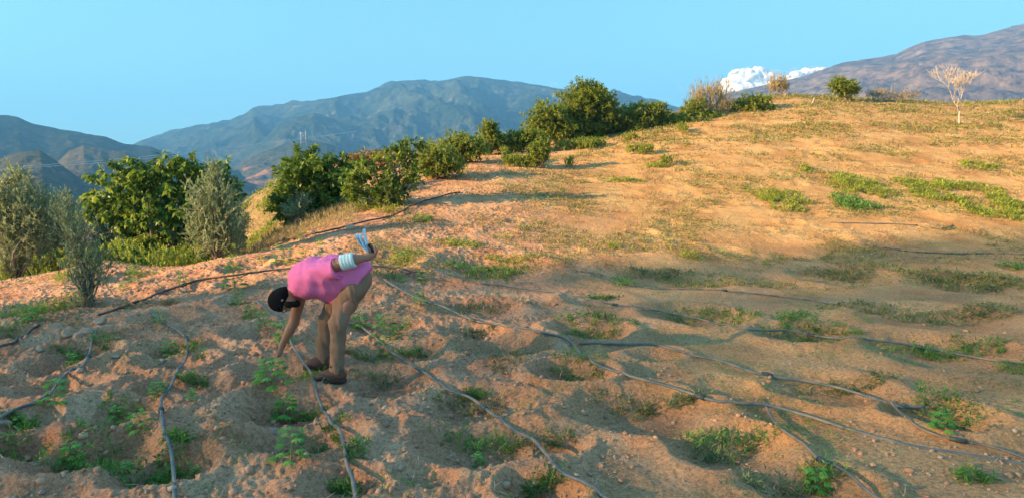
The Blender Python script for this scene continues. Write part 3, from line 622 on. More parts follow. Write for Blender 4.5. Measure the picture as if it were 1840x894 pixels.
# ------------------------------------------------------------------ stones
M_stone = plain('warm_stone', (.40, .27, .19), .9, .25, 9, .006, 60)
M_gstone = plain('grey_stone', (.33, .27, .22), .9, .2, 9, .006, 60)
import bmesh
def rock_np(seed, sub=3):
    bm = bmesh.new(); bmesh.ops.create_icosphere(bm, subdivisions=sub, radius=1); V = np.array([v.co[:] for v in bm.verts]); Fc = np.array([[v.index for v in f.verts] for f in bm.faces]); bm.free()
    r = np.random.default_rng(seed)
    for k in range(11):                                             # chop flat facets
        d = rand_dirs(1, r)[0]; c = r.uniform(.5, .85); h = V@d; V = V-np.maximum(h-c, 0)[:, None]*d
    V = V*(1+.06*fbm(V[:, 0]*2+V[:, 2], V[:, 1]*2-V[:, 2], 3, seed))[:, None]
    return V, Fc
STN = [(180,580,40,.55,'flat reddish slab of rock at the right foot of the sapling'),(98,592,34,.8,'rounded stone leftmost at the foot of the sapling'),(118,604,26,.8,'stone second from the left at the foot of the sapling'),
 (140,606,22,.9,'small stone in the middle of the ring round the sapling'),(155,598,26,.9,'upright stone against the right side of the sapling stem'),(70,628,22,.6,'low stone left of the ring of stones at the sapling'),
 (208,640,22,.5,'small flat stone on the soil right of the sapling ring'),(630,411,24,.8,'pale boulder under the fig sapling behind the paper'),(560,420,18,.7,'second pale boulder by the black pipe left of the boulder'),
 (328,524,18,.8,'sunlit stone just behind the black feeder pipe'),(292,650,15,.9,'grey-brown stone on the rim of the pit by the S-bend pipe'),(492,776,13,.9,'small grey stone between the two lowest crop plants'),
 (8,763,30,.6,'grey stone at the left edge beside the corner pipe'),(144,797,16,.5,'pale elongated pebble in the bottom left basin'),(386,874,18,.8,'brick-coloured stone at the bottom left of the middle pipe'),
 (372,884,16,.7,'second brick-coloured stone close to the bottom edge'),(200,725,12,.7,'small pinkish stone by the corner pipe'),(365,462,24,.9,'orange stone at the foot of the upright olive'),
 (330,455,18,1.0,'knobbly orange stone left of the foot of the upright olive'),(600,858,14,.4,'thin white stone right of the lowest crop plant'),(640,868,14,.6,'grey pebble beside the middle pipe at the bottom'),
 (75,884,16,.8,'pale pebble in the bottom left corner'),(262,884,13,.7,'small grey stone at the bottom beside the S-bend pipe'),(540,838,15,.35,'flat whitish stone in front of the tallest crop plant')]
for i, (px, py, w, hr, lb) in enumerate(STN):
    p = gp(px, py); V, Fc = rock_np(100+i, 3); s = w/2/F*p.y; a = random.uniform(0, 6); c_, s_ = math.cos(a), math.sin(a)
    V = V*[1.15*s, .8*s, hr*s]; V = np.stack([V[:, 0]*c_-V[:, 1]*s_*.7, V[:, 0]*s_*.5+V[:, 1]*c_, V[:, 2]+.25*hr*s], 1)
    o = mesh_np('stone', V, Fc, M_gstone if 'grey' in lb or 'pale peb' in lb or 'whit' in lb else M_stone, smooth=False); o.location = (p.x, p.y, float(gz(p.x, p.y))); tag(o, lb, 'stone', 'loose stones on the field')
def in_view(n, rng, y0, y1, pw=1.6, um=1.0):
    y = y0+(y1-y0)*rng.random(n)**pw; x = rng.uniform(-um, um, n)*(y+.6); return x, y
# pebbles and clods nobody could count
rng = np.random.default_rng(61); ac = Acc(); rocks = [rock_np(300+k, 1) for k in range(6)]
x, y = in_view(24000, rng, 2.6, 13, 1.6); keep = rng.random(len(x)) < np.where(x < .8, 1.0, .4)*np.where(y > 9, .25, 1)*(.35+.65*(fbm(x*1.1, y*1.1, 3, 19) > .02)); x, y = x[keep], y[keep]; z = gz(x, y)
for i in range(len(x)):
    V, Fc = rocks[i % 6]; s = rng.lognormal(-4.45, .62); s = min(s, .05)*(1 if x[i] < .8 else .8); a = rng.uniform(0, 6.3); c_, s_ = math.cos(a), math.sin(a)
    V = V*[s, s*.8, s*.65]; ac.add(np.stack([V[:, 0]*c_-V[:, 1]*s_+x[i], V[:, 0]*s_+V[:, 1]*c_+y[i], V[:, 2]+z[i]+s*.15], 1), Fc, float(rng.random()))
M_peb = leafmat('pebble', [(0, (.34, .19, .12)), (.6, (.45, .26, .165)), (.9, (.46, .30, .20)), (1, (.44, .33, .24))], 0, .95)
stuff(ac.build('gravel', M_peb), 'small clods and pebbles strewn over the reddish soil', 'gravel')
# dry straw bits
n = 26000; x, y = in_view(n, rng, 2.6, 12, 1.5); k = (fbm(x*1.6, y*1.6, 3, 29) > .05) & (rng.random(n) < np.where(x < 1.2, 1, .45)); x, y = x[k], y[k]; n = len(x)
d = np.stack([rng.normal(size=n), rng.normal(size=n), rng.normal(size=n)*.22+.10], 1); V, Fc = blades(n, np.stack([x, y, gz(x, y)+.004], 1), d, unit(UPZ+rand_dirs(n, rng)*.3), rng.uniform(.025, .15, n), rng.uniform(.0025, .006, n), .15)
stuff(mesh_np('straw', V, Fc, M_strawb, attrs={'tint': rng.random(n)}), 'dry straw and dead weed stalks lying on the soil', 'straw')
# ------------------------------------------------------------------ weeds
def weed_blades(rng, cx, cy, rx, ry, n, h, lf, wr, hollow=0.0, per=5, prone=.45):
    """stems growing out of the ground over an ellipse, each with little leaves"""
    m = max(6, n//per); a = rng.uniform(0, 2*np.pi, m); q = np.sqrt(rng.uniform(hollow, 1, m))*(1+.25*np.sin(a*3+cx)+.18*np.sin(a*7+cy)); x = cx+rx*q*np.cos(a); y = cy+ry*q*np.sin(a)
    lump = .55+.6*np.clip(fbm(x*7, y*7, 2, 47)+.5, 0, 1); hh = h*rng.uniform(.4, 1.15, m)*lump*(1.1-.45*q**2)
    d = rand_dirs(m, rng)*prone+UPZ*.75; d = unit(d); t = rng.random((m, per))**.8; z = gz(x, y)
    pos = np.stack([x, y, z], 1)[:, None]+d[:, None]*(hh[:, None]*t)[..., None]; k = m*per
    ld = rand_dirs(k, rng)*.8+np.repeat(d, per, 0)*.5; L = rng.uniform(.6, 1.25, k)*lf
    V, Fc = blades(k, pos.reshape(-1, 3), ld, unit(UPZ+rand_dirs(k, rng)*.6), L, L*wr, .25)
    V2, F2 = blades(m, np.stack([x, y, z-.01], 1), d, unit(rand_dirs(m, rng)), hh*1.1, .004, .2)
    tint = np.clip(np.repeat(np.repeat(.5+fbm(x*4, y*4, 2, 48), per)+rng.normal(0, .16, k), 4), 0, 1)
    return np.concatenate([V, V2]), np.concatenate([Fc, F2+len(V)]), np.concatenate([tint, np.full(len(V2), .9)])
# (px, py, width px, depth px on picture, height m, material, label)
W_, G_, L_ = M_weed, M_weedg, M_lime
WD = [(875,806,150,34,.12,G_,'dense green weeds in the big near basin under the bottom-centre pipe'),(985,795,90,30,.11,W_,'dull weeds at the right side of the big near basin'),
 (830,735,110,40,.12,W_,'dull green weeds in the basin left of the bottom-centre pipe'),(855,715,40,22,.13,G_,'fresher tuft at the back of the basin beside the bottom-centre pipe'),(890,735,50,34,.10,M_dry,'straw-coloured weeds right of the fresher tuft'),
 (1040,680,86,34,.15,G_,'round green tuft alone in a basin left of the longest pipe'),(1150,740,160,46,.09,W_,'wide thin weed mat below the longest pipe'),(1310,802,180,46,.11,G_,'large green weed mat in the bottom right basin'),
 (1290,825,110,26,.09,W_,'ragged front fringe of the large bottom right weed mat'),(1475,862,70,48,.17,G_,'bright green leafy plant beside the branch pipe at the bottom'),(1400,880,150,38,.1,W_,'dull weed mat left of the bright leafy plant'),
 (1700,745,90,48,.17,G_,'bushy green weed between the two right-hand pipes'),(1745,860,60,22,.10,G_,'small bluish tuft in the bottom right corner'),(975,885,70,30,.14,G_,'green grass tuft at the bottom edge right of centre'),
 (1490,705,120,26,.08,W_,'grey-green weeds along the middle right-hand pipe'),(1560,690,110,22,.08,W_,'thin weeds just right of the middle pipe mat'),(1250,571,110,24,.12,G_,'low green mat on the thin pipe, right of centre'),
 (1320,577,70,16,.08,G_,'small green mat right of the one on the thin pipe'),(1445,605,130,32,.11,G_,'oval green weed mat in the mid right basin'),(1065,597,120,28,.11,G_,'green weed mat behind the longest pipe, centre right'),
 (855,557,110,22,.09,W_,'low weed mat at the start of the longest pipe'),(880,490,120,24,.10,G_,'green mat at the edge of shade, left of centre'),(920,468,90,18,.10,L_,'sunlit top of the green mat at the shade edge'),
 (1190,497,150,16,.11,W_,'long weed mat at the edge of shade, centre right'),(1120,510,40,10,.13,G_,'dark little clump left end of the long weed mat'),(1510,497,110,26,.12,W_,'broad dull weed mat right of centre at the shade edge'),
 (1730,512,150,28,.12,W_,'wide weed mat near the right edge at the shade line'),(1700,575,210,26,.10,W_,'very wide thin mat in the right middle ground'),(1780,555,90,20,.10,W_,'mat near the right edge above the thin pipe'),
 (1680,640,180,26,.12,G_,'dark green creeping weeds where the thin pipe ends'),(1760,630,120,22,.12,G_,'green creeping weeds close to the right edge'),(1830,670,60,34,.14,G_,'thick weeds cut by the right edge'),
 (1560,555,150,14,.08,W_,'thin streak of weeds mid right'),(1430,567,70,8,.08,G_,'narrow bright streak of weeds above the thin pipe'),(1080,537,50,8,.08,G_,'small green tuft left of centre right berm'),
 (910,635,90,26,.07,W_,'sparse brownish weeds in the dark basin left of the longest pipe'),(860,600,60,14,.07,W_,'tiny sparse weeds above the dark basin'),(1230,720,80,18,.06,W_,'scanty weeds hugging the longest pipe'),
 (1820,480,60,10,.12,G_,'small green clump at the far right under the shade line'),(1240,462,34,14,.14,L_,'lone yellowish tuft on the lit slope above the shade'),(1102,445,22,9,.14,L_,'tiny bright tuft left of the lone yellowish one'),
 (830,440,80,14,.10,L_,'pale green mat on the lit slope right of the person'),(1400,360,84,56,.14,L_,'yellow-green patch on the lit slope, left of the lime patches'),(1540,335,90,42,.17,L_,'lime patch on the upper slope, left of the ring'),
 (1530,368,60,50,.2,G_,'greener tuft hanging below the left lime patch'),(1620,352,40,14,.12,L_,'faint link of weeds between the two lime patches'),(1738,356,150,104,.17,L_,'big lime green ring of weeds on the upper slope'),
 (1755,300,50,16,.14,L_,'small lime tuft above the big ring'),(1447,305,22,12,.16,L_,'small pale tuft above the left lime patch'),(1180,300,40,9,.12,L_,'faint green tuft high on the slope'),(1120,325,60,7,.1,L_,'thin green streak high on the slope'),
 (760,398,26,8,.18,G_,'dark green leafy weed just below the upper black pipe'),(655,375,60,12,.2,L_,'light weeds under the fig sapling'),(700,380,60,10,.2,L_,'grass tuft below the fig sapling limbs'),
 (130,498,60,20,.14,L_,'lush grass strip at the foot of the left-edge olive'),(60,566,90,26,.2,G_,'lush bright green weeds left of the sapling'),(118,545,60,22,.16,G_,'bright green weeds just left of the sapling stem'),
 (15,600,50,14,.1,G_,'green weeds at the left edge beside the short dark pipe'),(720,470,60,18,.12,L_,'yellow-green weeds right of the raised hand'),(735,455,60,12,.12,L_,'pale weeds behind the hand, on the slope'),
 (700,497,60,14,.1,G_,'green weeds right of the person below the loop of pipe'),(600,560,0,0,0,None,''),
 (680,688,110,18,.07,W_,'dark weeds in the hollow right of the near shoe'),(740,635,60,12,.08,G_,'green weeds beyond the pipe right of the legs'),(645,640,50,12,.08,W_,'dark weeds right behind the trouser leg'),
 (560,680,60,18,.09,G_,'weeds in the shadowed pit in front of the shoes'),(590,800,70,22,.08,G_,'low weeds just left of the middle pipe, near bottom'),(640,805,50,20,.07,G_,'low weeds just right of the middle pipe, near bottom'),
 (560,752,60,10,.06,G_,'sparse weeds beside the pipe below the shoes'),(250,870,150,30,.1,G_,'broad green weeds at the bottom left basin'),(310,860,60,40,.11,G_,'weeds around the S-bend pipe at the bottom'),
 (150,825,110,40,.1,G_,'dark weeds in the deep bottom left basin'),(20,815,70,28,.12,G_,'dark green weeds at the bottom left edge'),(220,740,90,22,.09,G_,'weeds in the shadowed pit left of the S-bend pipe'),
 (130,640,70,16,.09,G_,'green weeds below the ring of stones'),(185,610,50,16,.09,G_,'green weeds right below the flat slab'),(60,610,0,0,0,None,''),(350,690,50,26,.08,G_,'weeds between the S-bend pipe and the middle row'),
 (340,625,40,12,.09,G_,'weeds on the outer bend of the S-bend pipe'),(45,765,60,14,.08,G_,'weeds under the corner pipe'),(320,790,50,20,.07,G_,'thin weeds right of the straight part of the S-bend pipe'),
 (620,885,60,12,.1,G_,'weeds at the bottom edge beside the middle pipe'),(250,492,60,8,.1,L_,'sunlit green strip behind the black feeder pipe'),(300,545,40,6,.06,M_dry,'yellowed tuft on the black feeder pipe'),(235,548,50,10,.08,M_dry,'yellowed grass beside the slab, on the feeder pipe')]
rng = np.random.default_rng(71)
for px, py, w, dpx, h, mt, lb in WD:
    if mt is None or 'faint link' in lb: continue
    p = gp(px, py); Y = p.y; a = gp(px, py-dpx/2) or p; b = gp(px, py+dpx/2) or p
    rx = w/2/F*Y*1.12; ry = min(max(abs(a.y-b.y)*.42, rx*.3), rx*1.25); lf = (max(.042, .0056*Y) if Y < 12 else .0058*Y)*(.75 if mt is L_ else 1)
    n = int(np.clip(rx*ry*(14000 if mt is L_ else 9500)*(9/(3+Y))*(1 if mt is not W_ else .8), 260, 18000 if 'ring' in lb and 'big' in lb else 9000))
    V, Fc, t = weed_blades(rng, p.x, p.y, rx, ry, n, h*(1 if Y < 8 else 1.15), lf, .24, .28 if 'ring' in lb and 'big' in lb else 0)
    o = mesh_np('weed_patch', V, Fc, mt, attrs={'tint': t}, loc=np.array([p.x, p.y, float(gz(p.x, p.y))])); tag(o, lb, 'weeds', 'weed patches on the field')
# scattered low growth over the slope
def scatter_cover(name, label, n, y0, y1, thr, sc, mat, lf, h, seed, xf=None, pw=1.3, stretch=1.0):
    rng = np.random.default_rng(seed); x, y = in_view(n*3, rng, y0, y1, pw, .95); k = fbm(x*sc*stretch, y*sc, 3, seed)+.35*fbm(x*sc*5, y*sc*5, 2, seed+1) > thr
    if xf is not None: k &= xf(x, y, rng)
    x, y = x[k][:n], y[k][:n]; m = len(x); z = gz(x, y); s = .5+y/18; s = np.repeat(s, 3)
    pos = np.repeat(np.stack([x, y, z], 1), 3, 0)+rng.normal(size=(m*3, 3))*[.02, .02, 0]*s[:, None]+np.abs(rng.normal(size=(m*3, 1)))*UPZ*h*.5
    V, Fc = blades(m*3, pos, rand_dirs(m*3, rng)+UPZ*.5, unit(UPZ+rand_dirs(m*3, rng)*.6), rng.uniform(.6, 1.3, m*3)*lf*s, lf*s*.26, .2)
    t = np.clip(.5+.5*fbm(x*1.3, y*1.3, 2, seed+5)+rng.normal(0, .18, m), 0, 1)
    return stuff(mesh_np(name, V, Fc, mat, attrs={'tint': np.repeat(np.repeat(t, 3), 4)}), label, 'ground cover')
M_slopeweed = leafmat('slope_weed_leaf', [(0, (.13, .17, .045)), (.5, (.25, .27, .07)), (1, (.38, .36, .11))], .35, .7)
scatter_cover('ground_cover', 'thin yellow-green weeds speckling the sunlit slope', 26000, 9.5, 33, .10, .55, M_slopeweed, .06, .05, 81, lambda x, y, r: (x > -2.6-(y-9)*.0) & (x/y > px_u(520)), 1.1, .7)
scatter_cover('dead_ground_cover', 'brown dead tufts speckling the sunlit slope', 20000, 10, 34, .0, .8, M_dry, .05, .04, 82, lambda x, y, r: x/y > px_u(620), 1.0, .7)
scatter_cover('seedling_cover', 'tiny green seedlings scattered over the shaded soil', 12000, 2.8, 12.5, .14, .9, M_weedg, .03, .03, 83, None, 1.2)
scatter_cover('crest_grass', 'rough brownish grass along the crest of the slope', 6500, 23, 36, .02, .5, M_slopeweed, .07, .08, 84, lambda x, y, r: x/y > px_u(1000), 1.0, .6)
# ------------------------------------------------------------------ crop plants with fingered leaves
def palm_leaf(rng, c, d, L, acc, nl=7):
    """one leaf: fingers fanned round the end of its stalk"""
    d = unit(np.array(d, float)); s = unit(np.cross(d, UPZ)+1e-6); nrm = unit(np.cross(s, d)); P_, D_, L_ = [], [], []
    for k in range(nl):
        a = (k-(nl-1)/2)*(.46 if nl > 5 else .52); D_.append(d*math.cos(a)+s*math.sin(a)-UPZ*(.10+.12*abs(a))); P_.append(c); L_.append(L*(1-.22*abs(a)**1.3))
    V, Fc = blades(nl, np.array(P_), np.array(D_), np.tile(nrm, (nl, 1)), np.array(L_), np.array(L_)*.26, .22); acc.add(V, Fc, float(np.clip(rng.normal(.5, .22), 0, 1)))
def crop_mesh(seed, H=.27, L=.105, tiers=5, root=None):
    rng = np.random.default_rng(seed); st = Acc(); lf = Acc()
    p = spline([[0, 0, -.03], [rng.normal()*.012, rng.normal()*.012, H*.45], [rng.normal()*.02, rng.normal()*.02, H]], H/6); tube(p, np.linspace(.006, .0025, len(p)), 5, st, .5)
    for t in range(tiers):
        f = .18+.8*t/(tiers-1); q = p[int(f*(len(p)-1))]; k = 4
        for j in range(k):
            a = j*2*math.pi/k+t*1.15+rng.normal()*.25; up = .25+.7*f+rng.normal()*.12; dv = unit(np.array([math.cos(a), math.sin(a), up])); sl = L*(.95-.45*f)*rng.uniform(.7, 1.2); e = q+dv*sl
            tube([q, (q+e)/2+[0, 0, .006], e], [.0018, .0015, .001], 3, st, .5, False)
            palm_leaf(rng, e, [dv[0], dv[1], dv[2]*.35-.05], L*(1.0-.25*f)*rng.uniform(.75, 1.15), lf, 7 if t < tiers-1 else 5)
    r = empty('crop_plant', (0, 0, 0)); M = M_crop
    st.build('stem', M_cstem, r, True); lf.build('leaves', M, r); return r
M_cstem = plain('crop_stem', (.14, .20, .07), .7)
CR = [(491,694,58,'young crop plant with fingered leaves right under the stooping person\'s fingertips'),(512,754,50,'bushy young crop plant in the second basin below the reaching hand'),(524,828,62,'tallest young crop plant, nearest the camera beside the middle pipe'),
 (252,770,38,'small bright crop plant on the pit rim left of the S-bend pipe'),(98,724,46,'crop plant growing over the corner pipe on the left'),(284,712,32,'dark crop plant touching the S-bend pipe at mid height'),(308,636,28,'small crop plant left of the outer bend of the S-bend pipe'),
 (287,578,24,'small crop plant inside the upper hook of the S-bend pipe'),(476,586,30,'crop plant behind the person\'s head, above the pipe start'),(508,612,38,'crop plant just behind the reaching forearm'),(690,604,44,'full crop plant right of the person\'s legs'),
 (646,588,30,'slim crop plant touching the back of the trousers'),(693,642,34,'crop plant leaning on the pipe right of the shoes'),(730,590,22,'faint crop plant right of the full one by the legs'),(421,517,40,'sunlit crop plant on the black feeder pipe left of the person'),
 (428,548,30,'crop plant just below the sunlit one, left of the pink shirt'),(450,570,26,'little crop plant left of the person\'s head'),(510,472,34,'tall crop plant behind the person\'s back on the lit soil'),(545,455,18,'small crop plant above the pink shirt on the lit soil'),
 (240,507,24,'small sunlit crop plant right of the sapling, front one'),(222,520,16,'tiny crop plant left of the small sunlit one'),(238,490,18,'small crop plant in the row right of the sapling, rear one'),(330,505,20,'little crop plant above the black feeder pipe'),
 (206,756,30,'dark crop plant in the shadowed pit left of the small bright one'),(128,830,40,'dark crop plant in the deepest bottom left basin'),(230,850,26,'yellowish stunted plant at the bottom left'),(55,575,30,'crop plant among the lush weeds left of the sapling'),
 (35,765,24,'crop seedling beneath the corner pipe'),(132,655,24,'crop seedling below the ring of stones'),(420,480,22,'crop plant on the lit soil behind the feeder pipe'),(470,470,14,'tiny crop plant on the lit soil behind the pink shirt'),
 (575,440,14,'tiny crop plant above the pink shirt near the upper pipe'),(725,470,20,'crop plant right of the raised hand'),(760,505,22,'crop plant where the thin pipe meets the slope'),(540,430,12,'tiny crop plant touching the upper black pipe'),
 (755,545,24,'crop plant beside the longest pipe near its start'),(715,605,24,'small crop plant hidden behind the full one by the legs'),(365,640,18,'seedling on bare soil right of the S-bend pipe'),(345,715,20,'seedling at the right of the S-bend pipe'),
 (350,855,22,'seedling near the bottom right of the S-bend pipe'),(860,835,26,'green plant standing in the big near basin'),(1690,770,40,'leafy plant in front of the bushy weed on the right'),(1465,880,46,'leafy plant beside the branch pipe at the bottom')]
protos = [crop_mesh(500+k, tiers=(5 if k < 2 else 4)) for k in range(5)]; used = set()
for i, (px, py, hp, lb) in enumerate(CR):
    k = i % 5; pr = protos[k]; p = gp(px, py)
    if k not in used: r = pr; used.add(k)
    else:
        r = pr.copy(); COL.objects.link(r)
        for ch in list(pr.children): c = ch.copy(); COL.objects.link(c); c.parent = r
    s = hp/F*p.y/.27; r.location = (p.x, p.y, float(gz(p.x, p.y))); r.rotation_euler = (random.uniform(-.1, .1), random.uniform(-.1, .1), random.uniform(0, 6)); r.scale = (s*1.12, s*1.12, s)
    tag(r, lb, 'crop plant', 'young crop plants in rows')
# ------------------------------------------------------------------ pylon, wires
M_steel = plain('galvanised_steel', (.5, .5, .5), .6, .1, 1)
pyr = pat(545, 251, 620); pr = empty('power_pylon', pyr, 'small twin-legged power pylon on the foothill before the mountain', 'pylon')
for dx, H, nm in ((-2.6, 7.5, 'mast'), (2.6, 9.5, 'mast')):
    ac = Acc(); tube([[dx, 0, -6], [dx*.9, 0, H]], [.28, .18], 6, ac, .5)
    for k in range(5): tube([[dx-.7, 0, k*1.6], [dx+.7, 0, k*1.6+1.2]], [.09, .09], 4, ac, .5)
    ac.build(nm, M_steel, pr)
ac = Acc(); tube([[-4.2, 0, 6.4], [4.2, 0, 6.4]], [.16, .16], 6, ac, .5); tube([[-2.4, 0, 1], [2.4, 0, 6.2]], [.1, .1], 4, ac, .5); tube([[2.4, 0, 1], [-2.4, 0, 6.2]], [.1, .1], 4, ac, .5); ac.build('crossarm', M_steel, pr)
M_wire = plain('aluminium_wire', (.62, .62, .62), .5, .05, 1)
for lb, P in (('lower overhead power wire strung across the valley', [(-60,312,300),(60,301,330),(190,292,380),(300,281,450),(400,269,520),(545,250,618),(640,237,900)]), ('upper overhead power wire strung across the valley', [(-60,309,302),(60,298,332),(190,288,382),(300,277.5,452),(400,266.5,522),(545,248,619),(640,235.5,902)])):
    s = spline([pat(*q) for q in P], 25); ac = Acc(); tube(s, [.08+.00006*q[1] for q in s], 4, ac, .5); tag(ac.build('power_wire', M_wire), lb, 'power line', 'overhead power wires')
# ------------------------------------------------------------------ clouds (beyond the haze box)
M_cloud = plain('cloud_surface', (.9, .9, .9), 1, .02, .01, 0, 1, 0)
_n = M_cloud.node_tree.nodes; _l = M_cloud.node_tree.links; _t = _n.new('ShaderNodeBsdfTransparent'); _m = _n.new('ShaderNodeMixShader'); _z = _n.new('ShaderNodeTexNoise'); _z.inputs['Scale'].default_value = .022; _z.inputs['Detail'].default_value = 3; _z.inputs['Roughness'].default_value = .5
_c = _n.new('ShaderNodeTexCoord'); _r = _n.new('ShaderNodeMapRange'); _r.inputs['From Min'].default_value = .30; _r.inputs['From Max'].default_value = .62; _r.inputs['To Min'].default_value = .1; _l.new(_c.outputs['Object'], _z.inputs['Vector']); _l.new(_z.outputs[0], _r.inputs[0]); _l.new(_r.outputs[0], _m.inputs[0])
_l.new(_t.outputs[0], _m.inputs[1]); _l.new(_n['Principled BSDF'].outputs[0], _m.inputs[2]); _l.new(_m.outputs[0], _n['Material Output'].inputs[0])
def cloud(label, blobs, Y, dens, seed, fz=1.0, core=None):
    m, n, l, b = new_mat('cloud_vapour'); n.remove(b); pv = n.new('ShaderNodeVolumePrincipled'); pv.inputs['Color'].default_value = (1, 1, 1, 1); pv.inputs['Anisotropy'].default_value = .2
    tc = n.new('ShaderNodeTexCoord'); nz = n.new('ShaderNodeTexNoise'); nz.inputs['Scale'].default_value = .011*fz; nz.inputs['Detail'].default_value = 6; nz.inputs['Roughness'].default_value = .65; l.new(tc.outputs['Object'], nz.inputs['Vector'])
    mr = n.new('ShaderNodeMapRange'); mr.inputs['From Min'].default_value = .50; mr.inputs['From Max'].default_value = .66; mr.inputs['To Max'].default_value = dens; l.new(nz.outputs[0], mr.inputs[0])
    l.new(mr.outputs[0], pv.inputs['Density']); l.new(pv.outputs[0], n['Material Output'].inputs['Volume'])
    bm = bmesh.new()
    for px, py, rx, ry in blobs:
        c = pat(px, py, Y); k = Y/F; bmesh.ops.create_icosphere(bm, subdivisions=3, radius=1, matrix=Matrix.Translation(c)@Matrix.Diagonal((rx*k, rx*k*.6, ry*k, 1)))
    me = bpy.data.meshes.new('cloud'); bm.to_mesh(me); bm.free(); me.materials.append(m); o = bpy.data.objects.new('cloud', me); link(o)
    md = o.modifiers.new('merge', 'REMESH'); md.mode = 'VOXEL'; md.voxel_size = 14 if len(blobs) > 3 else 8
    if core:
        bm = bmesh.new()
        for px, py, rx, ry in core:
            c = pat(px, py, Y); k = Y/F; bmesh.ops.create_icosphere(bm, subdivisions=4, radius=1, matrix=Matrix.Translation(c)@Matrix.Diagonal((rx*k, rx*k*.5, ry*k, 1)))
        me = bpy.data.meshes.new('cloud_core'); bm.to_mesh(me); bm.free(); me.materials.append(M_cloud); oc = bpy.data.objects.new('cloud_core', me); link(oc, o)
        md = oc.modifiers.new('merge', 'REMESH'); md.mode = 'VOXEL'; md.voxel_size = 5; md.use_smooth_shade = True
        for sz, st in ((60, 36), (26, 8)):
            tx = bpy.data.textures.new('puff', 'CLOUDS'); tx.noise_scale = sz; tx.noise_depth = 3; dm = oc.modifiers.new('puff', 'DISPLACE'); dm.texture = tx; dm.strength = st; dm.mid_level = .5
    return tag(o, label, 'cloud')
cloud('white cloud bank resting on the saddle left of the right-hand mountain', [(1350,138,36,19),(1320,150,26,14),(1395,140,34,15),(1440,130,26,11),(1468,126,22,10),(1490,122,14,7),(1340,165,60,16),(1420,155,50,16)], 3000, .02, 1, core=[(1345,140,34,17),(1318,152,22,12),(1362,136,22,15),(1375,140,22,10),(1400,143,22,9),(1435,134,18,7),(1450,131,14,6),(1470,126,16,5),(1345,165,60,14),(1420,155,50,12)])
cloud('tiny cloud wisp left of the tallest crest bush', [(985,146,14,8),(995,152,12,5)], 3000, .015, 2, 1.6)
cloud('faint cloud wisp above the crest left of the dry feathery shrub', [(1222,158,10,12),(1232,166,10,6)], 3000, .006, 3, 1.6)
